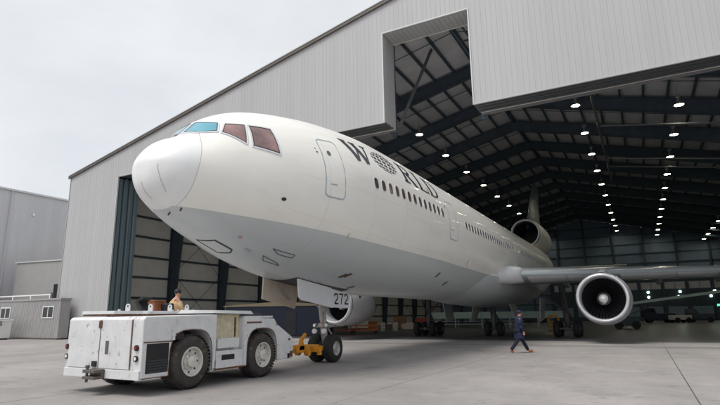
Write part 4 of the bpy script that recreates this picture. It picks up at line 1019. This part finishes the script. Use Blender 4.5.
def garment(name, rings, sleeves, mat, par):
    """closed loft of elliptical rings (centre, half depth, half width) plus sleeves that taper to the cuff"""
    mm = MB(); n_ = 20; rows = [[(c[0] + rx * math.cos(2 * math.pi * i / n_), c[1] + ry * math.sin(2 * math.pi * i / n_), c[2]) for i in range(n_ + 1)] for c, rx, ry in rings]
    mm.grid(rows); mm.f.append(tuple(len(mm.v) - 2 - i for i in range(n_)))
    for pts in sleeves:
        for (p0, r0_), (p1, r1_) in zip(pts, pts[1:]):
            mm.cyl(p0, p1, r0_, r1_, 12)
            P = Vector(p1); mm.lathe([(-r1_, .001), (-r1_ * .7, r1_ * .7), (0, r1_), (r1_ * .7, r1_ * .7), (r1_, .001)], P, (0, 0, 1), 10)
    return mm.build(name, mat, par, smooth='all')
garment('coat', [((.02, 0, .60), .205, .235), ((.015, 0, .72), .195, .225), ((.01, 0, .90), .175, .205), ((.02, 0, 1.05), .16, .19), ((.035, 0, 1.22), .165, .20), ((.05, 0, 1.36), .155, .21), ((.055, 0, 1.45), .135, .185), ((.065, 0, 1.49), .115, .13), ((.072, 0, 1.53), .07, .075)],
        [[((.05, -.17, 1.39), .085), ((.02, -.245, 1.13), .068), ((.12, -.25, .93), .055)], [((.05, .17, 1.39), .085), ((-.03, .245, 1.13), .068), ((.02, .25, .91), .055)]], 'coat_navy', W_)
N = []; Ed = []; h_ = chain(N, Ed, [((0, 0, .90), (.14, .16))])
for sd, kn, an in ((1, (.19, .09, .50), (.40, .09, .085)), (-1, (-.10, -.09, .49), (-.40, -.09, .115))): chain(N, Ed, [((.03 * sd, .09 * sd, .80), .105), (kn, .085), (an, .072)], h_)
skin_obj('trousers', N, Ed, 'trouser_navy', W_)
for sd, he, to in ((1, (.385, .09, .075), (.60, .09, .085)), (-1, (-.42, -.09, .11), (-.27, -.09, .04))):
    N = []; Ed = []; chain(N, Ed, [(he, .062), (((he[0] + to[0]) / 2, he[1], (he[2] + to[2]) / 2), .055), (to, .045)]); skin_obj('shoe', N, Ed, 'shoe_tan', W_)
# cap on his head
MB().lathe([(0, .112), (.03, .118), (.075, .10), (.10, .05), (.105, .001)], (.092, 0, 1.68), (-.05, 0, 1), 16).build('cap', 'coat_navy', W_, smooth='all')

# tug driver, seated
D_ = thing('person', 'tug driver in tan jacket with dark hair seated on the tow tractor', 'person', (TX - .62, 10.50, 1.53), R(75))
N = []; Ed = []
hip = chain(N, Ed, [((0, 0, .10), (.14, .16))])
ch = chain(N, Ed, [((.01, 0, .28), (.12, .15)), ((.04, 0, .45), (.125, .16)), ((.06, 0, .55), (.09, .12)), ((.08, 0, .62), .055)], hip)
head(N, Ed, ch, (.12, 0, .755), (.95, -.3, -.15))
for sd in (1, -1):
    chain(N, Ed, [((.08, .09 * sd, .08), .085), ((.30, .12 * sd, .07), .062), ((.36, .12 * sd, -.22), .05), ((.46, .12 * sd, -.27), .04)], hip)
    e = chain(N, Ed, [((.05, .17 * sd, .53), .06), ((.14, .24 * sd, .30), .045), ((.34, .18 * sd, .28), .032)], ch - 1); hand(N, Ed, e, (1, 0, .05), (0, -sd, .3))
bd = skin_obj('body', N, Ed, 'skin', D_); face(bd, (.12, 0, .755), (.95, -.3, -.15), 'hair_dark')
garment('jacket', [((.0, 0, .0), .19, .21), ((.0, 0, .14), .18, .20), ((.02, 0, .30), .175, .205), ((.045, 0, .46), .17, .215), ((.06, 0, .55), .13, .18), ((.08, 0, .61), .085, .09), ((.085, 0, .645), .078, .082)],
        [[((.05, .18 * sd, .50), .09), ((.14, .26 * sd, .30), .07), ((.31, .19 * sd, .285), .055)] for sd in (1, -1)], 'jacket_tan', D_)
N = []; Ed = []; h_ = chain(N, Ed, [((0, 0, .09), (.15, .17))])
for sd in (1, -1): chain(N, Ed, [((.08, .095 * sd, .08), .10), ((.30, .12 * sd, .075), .08), ((.36, .12 * sd, -.20), .065)], h_)
skin_obj('trousers', N, Ed, 'trouser_navy', D_)
for sd in (1, -1):
    N = []; Ed = []; chain(N, Ed, [((.35, .12 * sd, -.25), .05), ((.42, .12 * sd, -.27), .045), ((.52, .12 * sd, -.28), .035)]); skin_obj('shoe', N, Ed, 'gear_dark', D_)

# ------------------------------------------------------------------ left side: annex hall, box, site office, bin
AN = thing('annex_hall', 'pale blue-grey ribbed metal hall at the far left beyond the hangar', 'building', (-60, 45, 0))
def rib_x(x, y0, y1, z0, z1, name, mat, par, org, pitch=.46):
    n = max(1, round((y1 - y0) / pitch)); p = (y1 - y0) / n; pr = []
    for i in range(n): o = y0 + i * p; pr += [(o, 0), (o + p * .32, 0), (o + p * .4, .015), (o + p * .6, .015), (o + p * .68, 0)]
    pr.append((y1, 0)); k = len(pr); m_ = MB(); m_.add([(x + d - org[0], y - org[1], z0) for y, d in pr] + [(x + d - org[0], y - org[1], z1(y)) for y, d in pr], [(i, i + 1, i + 1 + k, i + k) for i in range(k - 1)])
    return m_.build(name, mat, par, recalc=False)
org = (-60, 45)
for i in range(40):
    y0 = 24 + i * .92
    rib_x(-60, y0 + .004, y0 + .916, .02, lambda y: 15.65, 'wall_panel', 'annex_siding', AN, org)
MB().box(-20, -.01, -21, 30, .02, 15.6).build('wall_core', 'annex_siding', AN)
MB().box(-20.2, .22, -21.2, 30.2, 15.655, 15.85).build('roof_edge', 'trim_pale', AN)
MB().cyl((.16, 31.1 - 45, .05), (.16, 31.1 - 45, 15.65), .06, n=10).build('downpipe', 'annex_siding', AN)
wl = MB().box(.03, .14, 33.6 - 45, 33.85 - 45, 13.2, 13.5).build('wall_lamp', 'lens_white', AN, bevel=.03)
BX = thing('plant_room', 'plain grey-brown box room between the annex hall and the hangar', 'building', (-53.2, 31.0, 0))
MB().prism([(-3.85, .02), (6.0, .02), (6.0, 7.22), (-3.85, 7.42)], 'y', 0, 4).build('wall', 'box_siding', BX)
MB().prism([(-3.95, 7.425), (6.1, 7.225), (6.1, 7.33), (-3.95, 7.53)], 'y', -.1, 4.1).build('roof', 'trim_pale', BX)
MB().box(3.0, 3.6, -.02, -.004, 3.0, 5.0).build('side_door', 'glass_dark', BX)
OF = thing('site_office', 'low grey-brown ribbed site office with two small white windows by the hangar corner', 'building', (-48.6, 27.2, 0))
for i in range(15):
    o = -8.0 + i * .92 - .0
    m_ = MB(); n_ = 4; p = .912 / n_; pr = []
    for q in range(n_): a = o + q * p; pr += [(a, 0), (a + p * .4, 0), (a + p * .5, .03), (a + p * .7, .03), (a + p * .8, 0)]
    pr.append((o + .912, 0)); k = len(pr); m_.add([(x, -d, .12) for x, d in pr] + [(x, -d, 3.25) for x, d in pr], [(q, q + 1, q + 1 + k, q + k) for q in range(k - 1)]); m_.build('wall_panel', 'office_siding', OF, recalc=False)
MB().box(-8, 5.75, .02, .9, 0.10, 3.25).build('wall_core', 'office_siding', OF); MB().box(-8.1, 5.85, -.07, .95, 3.255, 3.40).build('roof', 'office_siding', OF)
MB().box(-8.1, 3.9, .25, .33, 3.70, 3.80).build('roof_pipe', 'white_plain', OF); MB().box(3.9, 4.1, .2, .38, 3.41, 3.9).build('pipe_end', 'trim_dark', OF)
for q in range(5): MB().box(-7.6 + q * 2.8, -7.5 + q * 2.8, .26, .32, 3.41, 3.70).build('pipe_post', 'white_plain', OF)
MB().box(-7.9, 5.7, -.04, .3, .01, .10).build('base_skid', 'trim_dark', OF)
for xw in (-3.0, 3.4):
    wf = MB().box(xw, xw + 1.55, -.06, -.034, 1.75, 2.75).build('window', 'white_plain', OF)
    for a in (.08, .82): MB().box(xw + a, xw + a + .65, -.066, -.0605, 1.83, 2.67).build('pane', 'glass_dark', wf)
BN = thing('white_bin', 'white metal bin with a red marking at the left edge beside the site office', 'bin', (-48.9, 25.4, 0))
MB().prism([(-2.6, .12), (1.15, .12), (1.3, 1.55), (-2.6, 1.55)], 'y', -.7, .7).build('bin_shell', 'white_plain', BN, bevel=.03)
MB().box(-2.65, 1.38, -.78, .78, 1.552, 1.66).build('bin_lid', 'white_plain', BN, bevel=.03)
for x in (-2.2, -.6, .9): MB().box(x - .12, x + .12, -.6, .6, .0, .12).build('bin_foot', 'trim_dark', BN)
MB().cyl((1.36, -.3, 1.5), (1.5, -.3, 1.2), .09, n=10).build('bin_handle', 'pipe_grey', BN)
for x, w_ in ((-.95, .2), (-.70, .1), (-.53, .22), (-.25, .18)): MB().box(x, x + w_, -.706, -.7005, .92, 1.10).build('red_marking', 'cart_red', BN)

# ------------------------------------------------------------------ inside the hangar
SH = thing('blue_cabin', 'low dark blue cabin with tan-edged roof behind the tug and nose gear door', 'cabin', (-29.2, 39.5, 0), R(20))
MB().box(-4.6, 4.6, -1.6, 1.6, .02, 2.55).build('wall', 'shed_blue', SH); MB().prism([(-4.8, 2.555), (4.8, 2.555), (4.8, 2.62), (.6, 2.98), (-4.8, 2.62)], 'y', -1.75, 1.75).build('roof', 'shed_fascia', SH)
MB().box(.9, 1.9, -1.64, -1.604, .05, 2.1).build('door', 'gear_dark', SH); MB().box(-2.6, -1.2, -1.63, -1.604, 1.1, 2.0).build('window', 'glass_dark', SH)
def cart(name, label, cat, loc, rz, mat, l, wd, shelves, hgt, rail=True):
    t = thing(name, label, cat, loc, rz)
    for z in shelves: MB().box(-l / 2, l / 2, -wd / 2, wd / 2, z, z + .1).build('shelf', mat, t, bevel=.01)
    for sx_ in (-1, 1):
        for sy_ in (-1, 1):
            MB().box(sx_ * l / 2 - .04, sx_ * l / 2 + .04, sy_ * wd / 2 - .04, sy_ * wd / 2 + .04, .28, hgt).build('post', mat, t)
            MB().cyl((sx_ * (l / 2 - .2) - 0, sy_ * wd / 2 - .05, .16), (sx_ * (l / 2 - .2), sy_ * wd / 2 + .05, .16), .16, n=14).build('wheel', 'rubber', t)
    return t
cart('rack_trolley', 'red shelved trolley behind the nose gear leg', 'trolley', (-25.6, 43.0, 0), R(28), 'cart_red', 4.2, 1.2, (.3, .95, 1.6), 1.75)
cart('rack_trolley', 'low orange trolley behind the far engine', 'trolley', (-23.2, 44.5, 0), R(24), 'cart_orange', 2.6, 1.2, (.3, .7), .95)
def crate(label, loc, sz, mat, rz=0):
    t = thing('crate', label, 'crate', loc, rz); a, b, c = sz
    MB().box(-a / 2, a / 2, -b / 2, b / 2, .1, c).build('crate_shell', mat, t, bevel=.02)
    for x in (-a / 2 + .1, 0, a / 2 - .1): MB().box(x - .06, x + .06, -b / 2 + .02, b / 2 - .02, 0, .098).build('crate_foot', 'crate_brown', t)
    MB().box(-a / 2 - .02, a / 2 + .02, -b / 2 - .02, b / 2 + .02, c + .002, c + .06).build('crate_lid', mat, t)
crate('orange-brown crate left of the white drums behind the right engine', (-26.6, 53.2, 0), (1.0, 1.0, .95), 'cart_orange', .4)
crate('tan flat crate right of the white drums', (-23.4, 56.2, 0), (1.9, 1.0, .65), 'door_beige', .3)
crate('tall brown crate behind the white drums', (-27.2, 62.0, 0), (1.5, 1.2, 1.5), 'crate_brown', .3)
crate('wide pale crate on the floor left of the orange crate', (-32.0, 60.0, 0), (2.6, 1.2, 1.3), 'door_beige', .3)
crate('dark red crate near the left main wheels', (-24.2, 62.5, 0), (2.0, 1.0, 1.2), 'cart_red', .2)
crate('orange crate farthest from the door in the left corner', (-36.0, 68.0, 0), (2.0, 1.2, 1.4), 'cart_orange', .2)
def drum(label, loc):
    t = thing('drum', label, 'drum', loc)
    MB().lathe([(0, .001), (0, .30), (.28, .30), (.30, .315), (.32, .30), (.58, .30), (.60, .315), (.62, .30), (.9, .30), (.9, .001)], (0, 0, 0), (0, 0, 1), 20).build('drum_shell', 'sack_white', t, smooth=True)
    MB().cyl((.15, 0, .9), (.15, 0, .93), .04, n=8).build('drum_cap', 'gear_dark', t)
drum('white drum nearest the orange crate under the fuselage', (-25.6, 53.6, 0)); drum('white drum between the other white drum and the tan crate', (-24.35, 54.2, 0))
# pale maintenance dock behind the main wheels
DK = thing('maintenance_dock', 'long pale green work platform behind the main wheels', 'platform', (-16.5, 68.0, 0), R(6))
for k in range(5): MB().box(-8.5 + k * 3.4, -8.5 + k * 3.4 + 3.38, -1, 1, 1.15, 1.95).build('deck_panel', 'dock_pale', DK)
for k in range(6):
    for yy in (-.9, .9): MB().box(-8.45 + k * 3.36, -8.33 + k * 3.36, yy - .06, yy + .06, 0, 1.149).build('leg', 'dock_pale', DK)
MB().box(-8.4, 8.4, -.95, -.87, .4, .48).build('brace_rail', 'dock_pale', DK)
# long boom reaching out to the right under the wing
BM = thing('boom_lift', 'long pale inclined boom on a dark carriage under the right wing', 'lift', (-1.6, 62, 0))
MB().box(-1.1, 1.1, -1.0, 1.0, .35, 1.1).build('carriage', 'steel_teal', BM, bevel=.05)
for sx_ in (-.8, .8):
    for sy_ in (-.95, .95): MB().cyl((sx_, sy_ - .12, .4), (sx_, sy_ + .12, .4), .4, n=18).build('wheel', 'rubber', BM)
MB().cyl((0, 0, 1.1), (0, 0, 2.5), .22, n=14).build('turret', 'steel_teal', BM)
MB().bar((-.4, 0, 2.45), (11.5, 0, 3.95), .22, .26).build('boom', 'dock_pale', BM)
MB().bar((.4, .0, 1.5), (3.5, 0, 2.75), .12, .12).build('lift_ram', 'steel_teal', BM)
# ground equipment parked along the back wall
def gse(label, loc, rz, l, wd, hgt, mat, cab=True):
    t = thing('service_vehicle', label, 'service vehicle', loc, rz)
    MB().box(-l / 2, l / 2, -wd / 2, wd / 2, .45, .45 + hgt * .55).build('body', mat, t, bevel=.06)
    if cab:
        c = MB().prism([(-l / 2, .46 + hgt * .55), (-l / 2 + l * .42, .46 + hgt * .55), (-l / 2 + l * .36, .45 + hgt), (-l / 2 + .1, .45 + hgt)], 'y', -wd / 2 + .08, wd / 2 - .08).build('cab', mat, t, bevel=.04)
        MB().box(-l / 2 + .2, -l / 2 + l * .34, -wd / 2 + .066, -wd / 2 + .077, .5 + hgt * .6, .35 + hgt).build('cab_window', 'glass_dark', c)
    for sx_ in (-l * .3, l * .3):
        for sy_ in (-1, 1): MB().cyl((sx_, sy_ * wd / 2 - .12, .42), (sx_, sy_ * wd / 2 + .12, .42), .42, n=18).build('wheel', 'rubber', t)
    for sy_ in (-.6, .6): MB().box(-l / 2 - .03, -l / 2 - .002, sy_ - .12, sy_ + .12, .62, .78).build('headlight', 'lens_white', t)
gse('small dark blue service truck farthest left on the back floor under the wing', (2.0, 100, 0), R(12), 4.6, 2, 1.9, 'shed_blue')
gse('teal service truck in the middle of the back floor under the wing', (8.0, 102, 0), R(-10), 4.2, 2, 1.7, 'steel_teal')
gse('low pale tractor beside the teal service truck', (4.9, 98, 0), R(25), 2.8, 1.6, 1.3, 'fairing_pale', False)
gse('grey service truck farthest right on the back floor', (13.0, 101, 0), R(8), 5, 2.1, 2.1, 'pipe_grey')
gse('dark tractor parked behind the centre wheels', (-14.5, 84, 0), R(15), 3.6, 1.8, 1.5, 'gear_dark')
hc = thing('hose_reel', 'upright orange hose reel to the right of the walking man', 'hose reel', (-7.7, 54.0, 0), R(28))
MB().lathe([(-.1, .42), (-.1, .58), (.1, .58), (.1, .42)], (0, 0, .95), (0, 1, 0), 24, close=True).build('reel', 'tow_orange', hc, smooth=True)
for s in (-1, 1): MB().bar((s * .4, 0, .05), (0, 0, .95), .08, .08).build('stand_leg', 'tow_orange', hc); MB().box(s * .4 - .1, s * .4 + .1, -.35, .35, 0, .08).build('stand_foot', 'gear_dark', hc)
# rear office strip with paired lamps
MZ = thing('rear_office', 'dark two-storey office strip with pale window panels along the back wall', 'office', (6.0, 126.4, 0))
MB().box(-24, 16, 0, 1.7, .02, 8.6).build('wall', 'steel_teal', MZ)
for k in range(9):
    w0 = MB().box(-23.2 + k * 4.3, -23.2 + k * 4.3 + 3.7, -.06, -.004, 6.3, 7.8).build('window', 'siding_back_dim', MZ)
    MB().box(-23.1 + k * 4.3, -23.1 + k * 4.3 + 1.7, -.08, -.061, 6.4, 7.7).build('pane', 'annex_siding', w0); MB().box(-21.2 + k * 4.3, -21.2 + k * 4.3 + 1.6, -.08, -.061, 6.4, 7.7).build('pane', 'annex_siding', w0)
    MB().box(-23.3 + k * 4.3 - .15, -23.3 + k * 4.3 + .05, -.3, -.01, .02, 8.6).build('post', 'steel_navy', MZ)
    MB().box(-23.0 + k * 4.3, -23.0 + k * 4.3 + 3.4, -.05, -.004, .8, 2.8).build('shutter', 'siding_back_dim', MZ)
for i, (x, nm) in enumerate(((1.25, 'leftmost'), (6.6, 'middle'), (12.1, 'rightmost'))):
    for j, (z, nn) in enumerate(((5.75, 'upper'), (4.75, 'lower'))):
        t = thing('wall_lamp', 'small greenish lamp, %s of the %s pair under the wing' % (nn, nm), 'lamp', (x + (.35 * i if j == 0 else 0), 126.3, z), 0, 'paired lamps on the rear office')
        MB().lathe([(0, .001), (0, .24), (.06, .24), (.10, .16)], (0, 0, 0), (0, -1, 0), 14).build('lens', 'lamp_green', t); MB().box(-.1, .1, .002, .09, -.1, .1).build('bracket', 'lamp_housing', t)
sg = thing('exit_sign', 'small green lit sign at the right edge low on the back wall', 'sign', (13.6, 126.2, 2.7)); MB().box(-.8, .8, -.05, .05, 0, .45).build('sign_face', 'sign_green', sg); MB().box(-.85, .85, .052, .19, -.05, .5).build('sign_box', 'gear_dark', sg)
